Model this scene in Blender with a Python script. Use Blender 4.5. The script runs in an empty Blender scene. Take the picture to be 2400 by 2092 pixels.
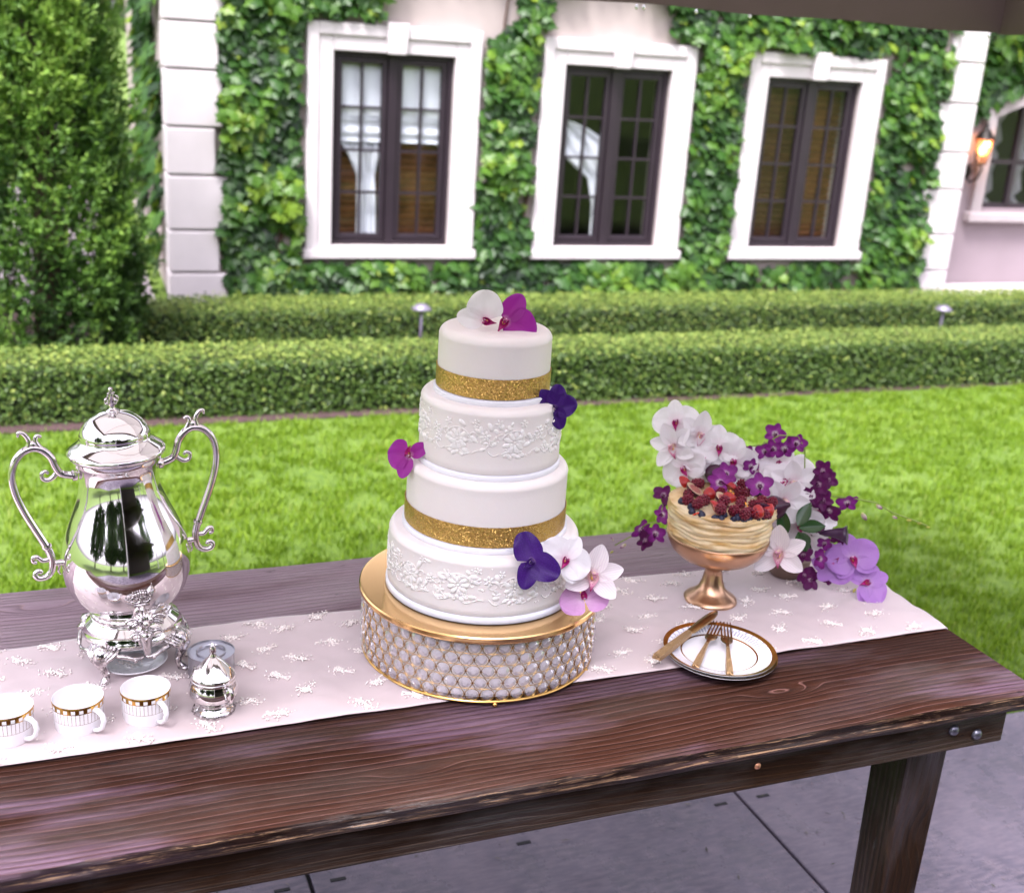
import bpy, bmesh, math, random
import numpy as np
from mathutils import Vector, Matrix, noise as mnoise

random.seed(7); rng = np.random.default_rng(11)
PI = math.pi
SC = bpy.context.scene
COL = SC.collection

# ------------------------------------------------------------------ camera, sky, sun, exposure
def cam_matrix(yaw, pitch, roll):
    f = Vector((math.sin(yaw)*math.cos(pitch), math.cos(yaw)*math.cos(pitch), -math.sin(pitch)))
    r = Vector((math.cos(yaw), -math.sin(yaw), 0)); u = r.cross(f)
    c, s = math.cos(roll), math.sin(roll)
    r2, u2 = r*c + u*s, u*c - r*s
    return Matrix(((r2.x, u2.x, -f.x, 0), (r2.y, u2.y, -f.y, 0), (r2.z, u2.z, -f.z, 0), (0, 0, 0, 1)))
cd = bpy.data.cameras.new('camera'); cam = bpy.data.objects.new('camera', cd); COL.objects.link(cam)
cam.matrix_world = Matrix.Translation((0, 0, 1.76)) @ cam_matrix(math.radians(21.012), math.radians(18.693), math.radians(3.862))
cd.sensor_width = 36; cd.lens = 41.93; cd.clip_start = .05; cd.clip_end = 900
cd.dof.use_dof = True; cd.dof.focus_distance = 1.86; cd.dof.aperture_fstop = 4.4; cd.dof.aperture_blades = 7
SC.camera = cam

SUN_DIR = Vector((-.33, -.36, .87)).normalized()          # from the place towards the sun
world = bpy.data.worlds.new('World'); SC.world = world; world.use_nodes = True
wn = world.node_tree; wn.nodes.clear()
sky = wn.nodes.new('ShaderNodeTexSky'); sky.sky_type = 'NISHITA'; sky.sun_disc = False
sky.sun_elevation = math.asin(SUN_DIR.z); sky.sun_rotation = math.atan2(SUN_DIR.x, SUN_DIR.y)
sky.air_density = 1.0; sky.dust_density = 4.0; sky.ozone_density = 1.0
hs = wn.nodes.new('ShaderNodeHueSaturation'); hs.inputs['Saturation'].default_value = .12
tint = wn.nodes.new('ShaderNodeMix'); tint.data_type = 'RGBA'; tint.blend_type = 'MULTIPLY'
tint.inputs['Factor'].default_value = 1; tint.inputs['B'].default_value = (1.0, .95, 1.08, 1)
bg = wn.nodes.new('ShaderNodeBackground'); bg.inputs['Strength'].default_value = .15
wo = wn.nodes.new('ShaderNodeOutputWorld')
wn.links.new(sky.outputs[0], hs.inputs['Color']); wn.links.new(hs.outputs[0], tint.inputs['A'])
wn.links.new(tint.outputs['Result'], bg.inputs['Color']); wn.links.new(bg.outputs[0], wo.inputs['Surface'])
sd = bpy.data.lights.new('sun', 'SUN'); sd.energy = 1.5; sd.angle = math.radians(13); sd.color = (1, .965, .94)
sun = bpy.data.objects.new('sun', sd); COL.objects.link(sun)
sun.rotation_euler = SUN_DIR.to_track_quat('Z', 'Y').to_euler()
vs = SC.view_settings; vs.view_transform = 'Standard'; vs.look = 'None'; vs.exposure = 1.95; vs.gamma = 1
SC.display_settings.display_device = 'sRGB'
SC.cycles.use_denoising = True
SC.cycles.max_bounces = 10; SC.cycles.transmission_bounces = 8; SC.cycles.transparent_max_bounces = 12
SC.cycles.glossy_bounces = 5; SC.cycles.diffuse_bounces = 4
SC.cycles.caustics_reflective = False; SC.cycles.caustics_refractive = False
SC.cycles.sample_clamp_indirect = 6

# ------------------------------------------------------------------ helpers: materials
class NT:
    def __init__(s, name):
        s.m = bpy.data.materials.new(name); s.m.use_nodes = True; s.t = s.m.node_tree; s.t.nodes.clear()
        s.out = s.n('ShaderNodeOutputMaterial'); s.b = s.n('ShaderNodeBsdfPrincipled')
        s.l(s.b.outputs[0], s.out.inputs['Surface'])
    def n(s, k, **kw):
        x = s.t.nodes.new(k)
        for a, v in kw.items(): setattr(x, a, v)
        return x
    def l(s, a, b): s.t.links.new(a, b)
    def set(s, **kw):
        for k, v in kw.items():
            i = s.b.inputs[k.replace('_', ' ')]
            if hasattr(v, 'is_output') or isinstance(v, bpy.types.NodeSocket): s.l(v, i)
            elif isinstance(v, tuple) and len(v) == 3 and i.type == 'RGBA': i.default_value = (*v, 1)
            else: i.default_value = v
        return s
    def coord(s, kind='Object', scale=(1, 1, 1), loc=(0, 0, 0)):
        tc = s.n('ShaderNodeTexCoord'); mp = s.n('ShaderNodeMapping')
        mp.inputs['Scale'].default_value = scale; mp.inputs['Location'].default_value = loc
        s.l(tc.outputs[kind], mp.inputs[0]); return mp.outputs[0]
    def noise(s, vec, scale=5, detail=3, rough=.5, dist=0):
        x = s.n('ShaderNodeTexNoise'); x.inputs['Scale'].default_value = scale; x.inputs['Detail'].default_value = detail
        x.inputs['Roughness'].default_value = rough; x.inputs['Distortion'].default_value = dist
        if vec is not None: s.l(vec, x.inputs['Vector'])
        return x.outputs['Fac']
    def voro(s, vec, scale=5, feature='F1', out='Distance', rnd=1):
        x = s.n('ShaderNodeTexVoronoi', feature=feature); x.inputs['Scale'].default_value = scale
        x.inputs['Randomness'].default_value = rnd
        if vec is not None: s.l(vec, x.inputs['Vector'])
        return x.outputs[out]
    def ramp(s, fac, stops, interp='LINEAR'):
        x = s.n('ShaderNodeValToRGB'); r = x.color_ramp; r.interpolation = interp
        while len(r.elements) < len(stops): r.elements.new(.5)
        for e, (p, c) in zip(r.elements, stops): e.position = p; e.color = (*c, 1) if len(c) == 3 else c
        s.l(fac, x.inputs[0]); return x.outputs[0]
    def math(s, op, a, b=0, c=0):
        x = s.n('ShaderNodeMath', operation=op)
        for i, v in enumerate((a, b, c)):
            if isinstance(v, (int, float)): x.inputs[i].default_value = v
            else: s.l(v, x.inputs[i])
        return x.outputs[0]
    def rng(s, v, a, b, c=0, d=1, smooth=False):
        x = s.n('ShaderNodeMapRange'); x.interpolation_type = 'SMOOTHSTEP' if smooth else 'LINEAR'
        s.l(v, x.inputs[0])
        for i, k in enumerate((a, b, c, d)): x.inputs[i+1].default_value = k
        return x.outputs[0]
    def mix(s, f, a, b, mode='MIX'):
        x = s.n('ShaderNodeMix', data_type='RGBA', blend_type=mode)
        for sock, v in ((x.inputs['Factor'], f), (x.inputs['A'], a), (x.inputs['B'], b)):
            if isinstance(v, (int, float)): sock.default_value = v
            elif isinstance(v, tuple): sock.default_value = (*v, 1)
            else: s.l(v, sock)
        return x.outputs['Result']
    def bump(s, h, strength=.3, dist=.01):
        x = s.n('ShaderNodeBump'); x.inputs['Strength'].default_value = strength; x.inputs['Distance'].default_value = dist
        s.l(h, x.inputs['Height']); s.l(x.outputs[0], s.b.inputs['Normal']); return s
    def attr(s, name): return s.n('ShaderNodeAttribute', attribute_name=name).outputs['Fac']

def plain(name, col, rough=.5, metal=0, var=.12, scale=8, bump=0, bscale=60, **kw):
    m = NT(name); v = m.coord()
    f = m.noise(v, scale, 4)
    d = tuple(c*(1-var) for c in col); e = tuple(min(1, c*(1+var)) for c in col)
    m.set(Base_Color=m.ramp(f, [(.25, d), (.75, e)]), Roughness=rough, Metallic=metal, **kw)
    if bump: m.bump(m.noise(v, bscale, 4), bump, .004)
    return m.m

def leaf_mat(name, stops, rough=.5, trans=.3, pos=0.0):
    m = NT(name); f = m.attr('var')
    col = m.ramp(f, stops)
    if pos:
        col = m.mix(m.rng(m.noise(m.coord(), pos, 3), .35, .65), col, m.mix(1, col, (1.5, 1.35, .8), 'MULTIPLY'))
    m.set(Base_Color=col, Roughness=rough, Specular_IOR_Level=.35)
    tr = m.n('ShaderNodeBsdfTranslucent'); m.l(col, tr.inputs['Color'])
    mx = m.n('ShaderNodeMixShader'); mx.inputs[0].default_value = trans
    m.l(m.b.outputs[0], mx.inputs[1]); m.l(tr.outputs[0], mx.inputs[2]); m.l(mx.outputs[0], m.out.inputs['Surface'])
    return m.m

def petal_mat(name, stops, L, spots=None, rough=.45, trans=.25, vein=0):
    m = NT(name); v = m.coord()
    ln = m.n('ShaderNodeVectorMath', operation='LENGTH'); m.l(v, ln.inputs[0])
    r = m.math('DIVIDE', ln.outputs['Value'], L)
    col = m.ramp(r, stops)
    if spots:
        f = m.rng(m.voro(v, spots[0]), spots[2], spots[3])
        col = m.mix(f, spots[1], col)
    if vein:
        w = m.n('ShaderNodeTexWave', bands_direction='Y'); w.inputs['Scale'].default_value = vein; w.inputs['Distortion'].default_value = 3
        m.l(v, w.inputs[0]); col = m.mix(m.rng(w.outputs['Fac'], 0, 1, 0, .25), col, m.mix(1, col, (.7, .5, .75), 'MULTIPLY'))
    m.set(Base_Color=col, Roughness=rough, Specular_IOR_Level=.3, Sheen_Weight=.15)
    m.bump(m.noise(m.coord(scale=(1, 4, 1)), 90, 2), .25, .002)
    tr = m.n('ShaderNodeBsdfTranslucent'); m.l(col, tr.inputs['Color'])
    mx = m.n('ShaderNodeMixShader'); mx.inputs[0].default_value = trans
    m.l(m.b.outputs[0], mx.inputs[1]); m.l(tr.outputs[0], mx.inputs[2]); m.l(mx.outputs[0], m.out.inputs['Surface'])
    return m.m

# ------------------------------------------------------------------ helpers: geometry
class MB:
    """collects vertices and faces of ONE part"""
    def __init__(s): s.v = []; s.f = []; s.mi = []
    def add(s, vs, fs, mi=0, M=None):
        o = len(s.v)
        s.v += [tuple(M @ Vector(p)) if M is not None else tuple(p) for p in vs]
        s.f += [tuple(i+o for i in f) for f in fs]; s.mi += [mi]*len(fs) if isinstance(mi, int) else list(mi)
        return s
    def box(s, a, b, mi=0, M=None, taper=None):
        x0, y0, z0 = a; x1, y1, z1 = b
        return s.add([(x0,y0,z0),(x1,y0,z0),(x1,y1,z0),(x0,y1,z0),(x0,y0,z1),(x1,y0,z1),(x1,y1,z1),(x0,y1,z1)],
                     [(0,3,2,1),(4,5,6,7),(0,1,5,4),(1,2,6,5),(2,3,7,6),(3,0,4,7)], mi, M)
    def lathe(s, prof, seg=48, mi=0, M=None, close=False, ripple=None, angs=None):
        """prof: (r,z) list; mi may be a function (row, seg)"""
        vs = []; fs = []; ms = []
        A = angs if angs else [2*PI*k/seg for k in range(seg)]
        seg = len(A)
        for i, (r, z) in enumerate(prof):
            for k in range(seg):
                a = A[k]; rr = r*(1+(ripple(a, i) if ripple else 0)); vs.append((rr*math.cos(a), rr*math.sin(a), z))
        n = len(prof)
        for i in range(n-1 if not close else n):
            for k in range(seg):
                j = (i+1) % n; k2 = (k+1) % seg
                fs.append((i*seg+k, i*seg+k2, j*seg+k2, j*seg+k)); ms.append(mi(i, k) if callable(mi) else mi)
        return s.add(vs, fs, ms, M)
    def tube(s, pts, rad, seg=8, mi=0, M=None, cap=True, flat=1.0):
        pts = [Vector(p) for p in pts]; n = len(pts); vs = []; fs = []
        rads = rad if isinstance(rad, (list, tuple)) else [rad]*n
        t0 = (pts[1]-pts[0]).normalized(); up = Vector((0, 0, 1)) if abs(t0.z) < .9 else Vector((1, 0, 0))
        side = t0.cross(up).normalized()
        for i in range(n):
            t = (pts[min(i+1, n-1)]-pts[max(i-1, 0)]).normalized()
            side = (side - t*side.dot(t)).normalized(); nn = t.cross(side)
            for k in range(seg):
                a = 2*PI*k/seg; vs.append(pts[i]+side*math.cos(a)*rads[i]*flat+nn*math.sin(a)*rads[i])
        for i in range(n-1):
            for k in range(seg): fs.append((i*seg+k, i*seg+(k+1) % seg, (i+1)*seg+(k+1) % seg, (i+1)*seg+k))
        if cap: fs += [tuple(range(seg-1, -1, -1)), tuple((n-1)*seg+k for k in range(seg))]
        return s.add(vs, fs, mi, M)
    def ball(s, c, r, mi=0, M=None, seg=10, rings=6, sc=(1, 1, 1), lump=0):
        vs = []; fs = []
        for i in range(rings+1):
            th = PI*i/rings
            for k in range(seg):
                a = 2*PI*k/seg; l = 1+lump*math.sin(3*a+i*1.7)*math.sin(2*th)
                vs.append((c[0]+r*sc[0]*l*math.sin(th)*math.cos(a), c[1]+r*sc[1]*l*math.sin(th)*math.sin(a), c[2]+r*sc[2]*math.cos(th)))
        for i in range(rings):
            for k in range(seg): fs.append((i*seg+k, (i+1)*seg+k, (i+1)*seg+(k+1) % seg, i*seg+(k+1) % seg))
        return s.add(vs, fs, mi, M)
    def mesh(s, name, mats, smooth=True, angle=None):
        me = bpy.data.meshes.new(name); me.from_pydata(s.v, [], s.f)
        for m in (mats if isinstance(mats, (list, tuple)) else [mats]): me.materials.append(m)
        if any(s.mi): me.polygons.foreach_set('material_index', s.mi)
        if smooth: me.polygons.foreach_set('use_smooth', [True]*len(s.f))
        me.validate(); me.update()
        if angle:
            me.set_sharp_from_angle(angle=math.radians(angle))
        return me
    def build(s, name, mats, parent=None, smooth=True, angle=None, loc=None, rot=None):
        return link(name, s.mesh(name, mats, smooth, angle), parent, loc, rot)

def link(name, me, parent=None, loc=None, rot=None, M=None):
    o = bpy.data.objects.new(name, me); COL.objects.link(o)
    if parent is not None: o.parent = parent
    if M is not None: o.matrix_local = M
    else:
        if loc is not None: o.location = loc
        if rot is not None: o.rotation_euler = rot
    return o
def tag(o, label=None, cat=None, group=None, kind=None):
    for k, v in (('label', label), ('category', cat), ('group', group), ('kind', kind)):
        if v: o[k] = v
    return o
def thing(name, label, cat, loc=(0, 0, 0), rot=None, group=None, M=None):
    o = link(name, None, None, loc, rot, M); return tag(o, label, cat, group)
def bevel(o, w, seg=2):
    m = o.modifiers.new('b', 'BEVEL'); m.width = w; m.segments = seg; m.limit_method = 'ANGLE'; return o

def fast(name, V, F, mat, parent=None, var=None, smooth=False):
    """V (n,3), F (m,k) numpy -> one mesh object"""
    me = bpy.data.meshes.new(name); k = F.shape[1]
    me.vertices.add(len(V)); me.vertices.foreach_set('co', np.ascontiguousarray(V, dtype=np.float32).ravel())
    me.loops.add(F.size); me.loops.foreach_set('vertex_index', np.ascontiguousarray(F, dtype=np.int32).ravel())
    me.polygons.add(len(F)); me.polygons.foreach_set('loop_start', np.arange(0, F.size, k, dtype=np.int32))
    if smooth: me.polygons.foreach_set('use_smooth', np.ones(len(F), dtype=bool))
    if var is not None:
        a = me.attributes.new('var', 'FLOAT', 'POINT'); a.data.foreach_set('value', np.ascontiguousarray(var, dtype=np.float32))
    me.materials.append(mat); me.update(calc_edges=True)
    return link(name, me, parent)

def leaves(P, N, T, L, Wd, fold=.25, template=None):
    """scatter leaves: P positions, N normals, T tip directions, sizes L; template (k,3) in (tip,side,normal) units + faces"""
    P = np.asarray(P); N = N/np.linalg.norm(N, axis=1, keepdims=True)
    T = T-N*np.sum(T*N, axis=1, keepdims=True); T = T/(np.linalg.norm(T, axis=1, keepdims=True)+1e-9)
    S = np.cross(N, T)
    if template is None:
        tv = np.array([(0, 0, 0), (.5, .5, fold*.5), (1, 0, 0), (.5, -.5, fold*.5)]); tf = np.array([(0, 3, 2), (0, 2, 1)])
    else: tv, tf = template
    n, k = len(P), len(tv)
    L = np.broadcast_to(np.asarray(L, float), (n,)); Wd = np.broadcast_to(np.asarray(Wd, float), (n,))
    V = (P[:, None, :] + T[:, None, :]*(tv[None, :, 0:1]*L[:, None, None]) + S[:, None, :]*(tv[None, :, 1:2]*Wd[:, None, None])
         + N[:, None, :]*(tv[None, :, 2:3]*Wd[:, None, None])).reshape(-1, 3)
    F = (tf[None] + (np.arange(n)*k)[:, None, None]).reshape(-1, tf.shape[1])
    return V, F, k
def rvec(n): 
    v = rng.normal(size=(n, 3)); return v/np.linalg.norm(v, axis=1, keepdims=True)

# ------------------------------------------------------------------ the setting: lawn, soil, path, floor
LZ = -.03
def sheet(name, x0, y0, x1, y1, z, mat, nx=1, ny=1):
    mb = MB()
    vs = [(x0+(x1-x0)*i/nx, y0+(y1-y0)*j/ny, z) for j in range(ny+1) for i in range(nx+1)]
    fs = [(j*(nx+1)+i, j*(nx+1)+i+1, (j+1)*(nx+1)+i+1, (j+1)*(nx+1)+i) for j in range(ny) for i in range(nx)]
    return mb.add(vs, fs).build(name, mat, smooth=False)
m = NT('lawn_soil'); v = m.coord()
f1 = m.noise(v, 1.6, 4); f2 = m.noise(v, 30, 4)
m.set(Base_Color=m.mix(m.rng(f1, .35, .65), m.ramp(f2, [(.3, (.06, .12, .01)), (.7, (.12, .2, .015))]), m.ramp(f2, [(.3, (.085, .15, .012)), (.7, (.15, .235, .03))])), Roughness=.9)
m.bump(m.noise(v, 90, 4), .8, .02)
tag(sheet('lawn', -400, -400, 400, 400, LZ, m.m), kind='structure')
soil_m = plain('bark_mulch', (.06, .032, .032), .9, var=.5, scale=60, bump=.9, bscale=90)
tag(MB().add([(-4, 5.40, LZ+.006), (9.5, 5.60, LZ+.006), (9.5, 7.9, LZ+.006), (-4, 7.9, LZ+.006)], [(0, 1, 2, 3)]).build('soil_bed', soil_m, smooth=False), kind='structure')
tag(sheet('garden_path', -1.2, 8.0, .52, 14, LZ+.01, plain('path_gravel', (.33, .28, .31), .9, var=.25, scale=40, bump=.6)), kind='structure')
tag(sheet('side_path', 6.75, 6.6, 12, 9, LZ+.012, plain('path_paving', (.36, .32, .34), .85, var=.15, scale=20, bump=.3)), kind='structure')

gm = leaf_mat('grass_blade', [(0, (.075, .145, .006)), (.45, (.155, .275, .012)), (.8, (.24, .36, .025)), (1, (.33, .38, .1))], .5, .4)
N = 260000
gx = rng.uniform(-1.6, 7.2, N); gy = 2.2+3.3*rng.uniform(0, 1, N)**1.15
keep = gx < (gy*1.05+.9); keep &= gx > (gy*-.12-.35)
cl = np.array([mnoise.noise(Vector((x*1.7, y*1.7, 0)))+.6*mnoise.noise(Vector((x*5.5, y*5.5, 3))) for x, y in zip(gx[::20], gy[::20])])
clump = np.repeat(cl, 20)[:N]
# neighbours in a run share a clump tone and position so tufts read as tufts
gx = np.repeat(gx[::20], 20)[:N]+rng.normal(0, .022, N); gy = np.repeat(gy[::20], 20)[:N]+rng.normal(0, .022, N)
keep = (gx < gy*1.05+.9) & (gx > gy*-.12-.4) & (gy > 2.28+.028*gx) & (gy < 5.39+.0148*(gx+4))
gx, gy, clump = gx[keep], gy[keep], clump[keep]; n = len(gx)
h = rng.uniform(.016, .036, n)*(1+.18*clump); w = rng.uniform(.0016, .0032, n)
a = rng.uniform(0, 2*PI, n); ln_ = rng.uniform(.1, .9, n)*h
B = np.stack([gx, gy, np.full(n, LZ)], 1); S = np.stack([np.cos(a), np.sin(a), 0*a], 1)*w[:, None]
a2 = a+PI/2+rng.normal(0, .5, n)
Tp = B+np.stack([np.cos(a2)*ln_, np.sin(a2)*ln_, h], 1)
Md = B+np.stack([np.cos(a2)*ln_*.3, np.sin(a2)*ln_*.3, h*.62], 1)
V = np.stack([B-S, B+S, Md-S*.8, Md+S*.8, Tp], 1).reshape(-1, 3)
F = (np.array([(0, 1, 3), (0, 3, 2), (2, 3, 4)])[None]+(np.arange(n)*5)[:, None, None]).reshape(-1, 3)
gv = np.clip(.52+.13*clump+rng.normal(0, .17, n), 0, 1)
tag(fast('grass', V, F, gm, None, np.repeat(gv, 5)), 'bright green mown lawn grass between table and hedge', 'grass', kind='stuff')

TY = 0.028                                        # the table and its floor stand turned by this against the house
TT = lambda x, y, z=0: (math.cos(TY)*x-math.sin(TY)*y, math.sin(TY)*x+math.cos(TY)*y, z)
m = NT('floor_panel'); v = m.coord()
f = m.noise(v, 3.4, 7, .68); g = m.noise(m.coord(scale=(1.3, 1, 1), loc=(3, 7, 0)), 5, 6, .65)
st = m.rng(g, .50, .70)
col = m.ramp(f, [(.3, (.045, .039, .062)), (.5, (.085, .072, .103)), (.7, (.135, .112, .145))])
col = m.mix(m.math('MULTIPLY', st, .85), col, (.038, .034, .05))
fl = m.noise(m.coord(scale=(1, 3.5, 1)), 26, 5)
col = m.mix(m.rng(fl, .4, .75, 0, .5), col, (.21, .16, .19))
m.set(Base_Color=col, Roughness=m.rng(g, .35, .65, .42, .2), Specular_IOR_Level=.5)
m.bump(m.noise(v, 140, 3), .12, .004); floor_m = m.m
slot_m = plain('slot_dark', (.01, .01, .012), .8)
floor = tag(MB().box((-3, -2.5, LZ+.004), (2.9, 2.262, -.016)).build('floor', plain('floor_joint', (.015, .014, .016), .8), rot=(0, 0, TY)), kind='structure')
for i in range(5):
    for j in range(2):
        x0 = -2.8+1.093*i+.0; x0 = .481-3*1.093+1.093*i
        y1 = 2.27-2.44*j
        p = bevel(MB().box((x0+.004, y1-2.432, -.03), (x0+1.089, y1, 0)).build('floor_panel', floor_m, floor, smooth=False), .004)
        for sx in (.06, .5, 1.03):
            MB().box((x0+sx-.017, y1-.152, -.01), (x0+sx+.017, y1-.143, .0015)).build('slot', slot_m, p, smooth=False)

# bits of grass and dirt trodden onto the floor
n = 240; P = np.stack([rng.uniform(.2, 2.7, n), rng.uniform(.8, 2.2, n), np.full(n, .0025)], 1)
V, F, k = leaves(P, np.tile([0, 0, 1.], (n, 1))+.15*rvec(n), rvec(n), rng.uniform(.006, .03, n), rng.uniform(.0015, .005, n))
tag(fast('grass_clippings', V, F, leaf_mat('clipping', [(0, (.02, .018, .02)), (.5, (.05, .06, .02)), (1, (.2, .17, .15))], .7, .2), None, np.repeat(rng.uniform(0, 1, n), k)), 'dry grass clippings and dirt specks on the grey floor', 'clippings', kind='stuff')
# ------------------------------------------------------------------ hedges
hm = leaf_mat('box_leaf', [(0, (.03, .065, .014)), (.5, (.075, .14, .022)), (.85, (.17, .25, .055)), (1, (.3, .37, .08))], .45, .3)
core_m = plain('hedge_core', (.012, .02, .008), .9)
def hedge(name, label, x0, x1, y0, y1, h, n, sl=0.0):
    """clipped box hedge; top sags and swells a little"""
    t = thing(name, label, 'hedge', ((x0+x1)/2, (y0+y1)/2, LZ))
    cx, cy = t.location.x, t.location.y
    bevel(MB().box((x0-cx+.03, y0-cy+.035, 0), (x1-cx-.03, y1-cy-.035, h-.035)).build('twig_core', core_m, t, smooth=False), .03)
    At, Af = (y1-y0), h; As = .25
    q = rng.uniform(0, At+Af+As, n); X = rng.uniform(x0, x1, n)
    top = q < At; fr = (q >= At) & (q < At+Af); bk = ~top & ~fr
    u = rng.uniform(0, 1, n)
    P = np.zeros((n, 3)); Nn = np.zeros((n, 3))
    P[:, 0] = X
    P[top, 1] = y0+u[top]*At; P[top, 2] = h; Nn[top, 2] = 1
    P[fr, 1] = y0; P[fr, 2] = u[fr]*h; Nn[fr, 1] = -1
    ends = rng.uniform(0, 1, n) < .5
    P[bk, 1] = y1; P[bk, 2] = u[bk]*h; Nn[bk, 1] = 1
    e = bk & ends; P[e, 1] = y0+rng.uniform(0, 1, e.sum())*At; P[e, 0] = np.where(rng.uniform(0, 1, e.sum()) < .5, x0, x1); Nn[e] = 0; Nn[e, 0] = np.where(P[e, 0] == x0, -1, 1)
    ctr = np.array([0, (y0+y1)/2, h*.45])
    edge = np.minimum(np.abs(P[:, 1]-y0), np.abs(P[:, 1]-y1))
    P[top, 2] -= .03*np.exp(-edge[top]/.03)
    lump = np.array([mnoise.noise(Vector((a*3.1, b*3.1, c*3.1))) + .7*mnoise.noise(Vector((a*11, b*11, c*11))) for a, b, c in P[::6]])
    lump = np.repeat(lump, 6)[:n]
    P = P+Nn*(lump*.012-rng.uniform(0, .035, n)+.008)[:, None]+rng.normal(0, .004, (n, 3))
    P = P+Nn*((rng.uniform(0, 1, n) < .012)*rng.uniform(.01, .045, n))[:, None]
    P[:, 2] = np.clip(P[:, 2], .0, None)
    R = rvec(n); nn = Nn+.75*R+np.array([0, 0, .35]); T = Nn*.6+rvec(n)
    L = rng.uniform(.014, .026, n)
    V, F, k = leaves(P-np.array([cx, cy, 0]), nn, T, L, L*.62)
    var = np.clip(.42+.25*lump+rng.normal(0, .17, n)+.36*(Nn[:, 2] > .5), 0, 1)  # light from above painted in: top leaves get a paler tone
    yl = np.array([mnoise.noise(Vector((a*2.3+9, c*4, 5))) for a, c in zip(P[::6, 0], P[::6, 2])]); yl = np.repeat(yl, 6)[:n]
    var = np.where((yl > .42) & (rng.uniform(0, 1, n) < .55), 1.0, var)
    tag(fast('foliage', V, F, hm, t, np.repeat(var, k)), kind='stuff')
    return t
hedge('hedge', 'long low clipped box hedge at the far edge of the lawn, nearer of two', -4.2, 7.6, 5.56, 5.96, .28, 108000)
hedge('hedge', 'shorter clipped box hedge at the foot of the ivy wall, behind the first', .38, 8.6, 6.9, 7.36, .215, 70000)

# ------------------------------------------------------------------ the house
D = 7.8
XS = (2.014, 3.587, 5.156); WW, WZ0, WZ1 = .801, .417, 1.640; SW, SZ0, SZ1 = 1.142, .338, 1.807
plaster = plain('plaster', (.4, .34, .32), .85, var=.1, scale=3, bump=.25, bscale=120)
stone = plain('cast_stone', (.62, .575, .58), .7, var=.06, scale=5, bump=.15, bscale=90)
house = thing('house', 'white-trimmed plaster house front with three casement windows between green ivy', 'house', (3.6, D, LZ))
HO = Vector((3.6, D, LZ))
def hb(mb, a, b, mi=0): return mb.box(tuple(Vector(a)-HO), tuple(Vector(b)-HO), mi)
WT = 3.7
mb = MB(); xs = [.62]
for x in XS: xs += [x-WW/2, x+WW/2]
xs += [6.58]
for i in range(0, 8, 2): hb(mb, (xs[i], D, LZ-.1), (xs[i+1], D+.22, WT))
for x in XS:
    hb(mb, (x-WW/2, D, LZ-.1), (x+WW/2, D+.22, WZ0)); hb(mb, (x-WW/2, D, WZ1), (x+WW/2, D+.22, WT))
hb(mb, (.62, D+.22, LZ-.1), (.86, D+5, WT)); hb(mb, (6.34, D+.22, LZ-.1), (6.58, D+.9, WT)); hb(mb, (.86, D+4.8, LZ-.1), (6.58, D+5, WT))
mb.build('wall', plaster, house, smooth=False)
mb = MB(); a = [(.3, D-.35, WT), (6.9, D-.35, WT), (6.9, D+5.3, WT), (.3, D+5.3, WT), (2.4, D+2.4, WT+1.5), (4.8, D+2.4, WT+1.5)]
mb.add([Vector(p)-HO for p in a], [(0, 1, 5, 4), (1, 2, 5), (2, 3, 4, 5), (3, 0, 4), (3, 2, 1, 0)]); mb.build('roof', plain('roof_slate', (.12, .11, .12), .8), house, smooth=False)
zb = [-.05, .242, .51, .85, 1.14, 1.478, 1.753, 2.09, 2.38, 2.72, 3.0, 3.34, 3.68]
wr = [.94, .894, .96, .88, .929, .905, .945, .89, .95, .89, .95, .89]
for i in range(len(zb)-1):
    mb = MB(); hb(mb, (.585, D-.055, zb[i]+.006), (wr[i], D-.001, zb[i+1]-.006)); hb(mb, (.585, D-.001, zb[i]+.006), (.619, D+.2+.06*(i % 2), zb[i+1]-.006))
    bevel(mb.build('quoin_block', stone, house, smooth=False), .009, 2)
zb = [-.05, .245, .532, .884, 1.166, 1.531, 1.829, 2.15, 2.45, 2.8, 3.1, 3.4, 3.68]
wl = [6.267, 6.294, 6.25, 6.315, 6.27, 6.311, 6.30, 6.33, 6.27, 6.33, 6.27, 6.33]
for i in range(len(zb)-1):
    mb = MB(); hb(mb, (wl[i], D-.055, zb[i]+.006), (6.612, D-.001, zb[i+1]-.006)); hb(mb, (6.581, D-.001, zb[i]+.006), (6.612, D+.25, zb[i+1]-.006))
    bevel(mb.build('quoin_block', stone, house, smooth=False), .009, 2)
frame_m = plain('window_paint', (.022, .014, .021), .4, var=.1)
m = NT('window_glass'); m.set(Base_Color=(1, 1, 1), Roughness=.02)
tr = m.n('ShaderNodeBsdfTransparent'); tr.inputs[0].default_value = (.93, .95, .95, 1)
gl = m.n('ShaderNodeBsdfGlossy'); gl.inputs['Roughness'].default_value = .01
fr = m.n('ShaderNodeLayerWeight'); fr.inputs['Blend'].default_value = .5
mx = m.n('ShaderNodeMixShader'); m.l(m.math('ADD', m.math('MULTIPLY', m.math('POWER', fr.outputs['Facing'], 4), .5), .022), mx.inputs[0]); m.l(tr.outputs[0], mx.inputs[1]); m.l(gl.outputs[0], mx.inputs[2]); m.l(mx.outputs[0], m.out.inputs['Surface'])
glass_m = m.m
blind_m = plain('blind_wood', (.36, .15, .06), .5, var=.35, scale=14)
dark_blind_m = plain('blind_dark', (.2, .09, .045), .5, var=.35, scale=14)
reflection_m = plain('reflection_white', (.85, .84, .9), .8, var=.03)  # white sheets behind the glass stand in for pale reflections
room_m = plain('room_wall', (.022, .017, .02), .9)
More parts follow.
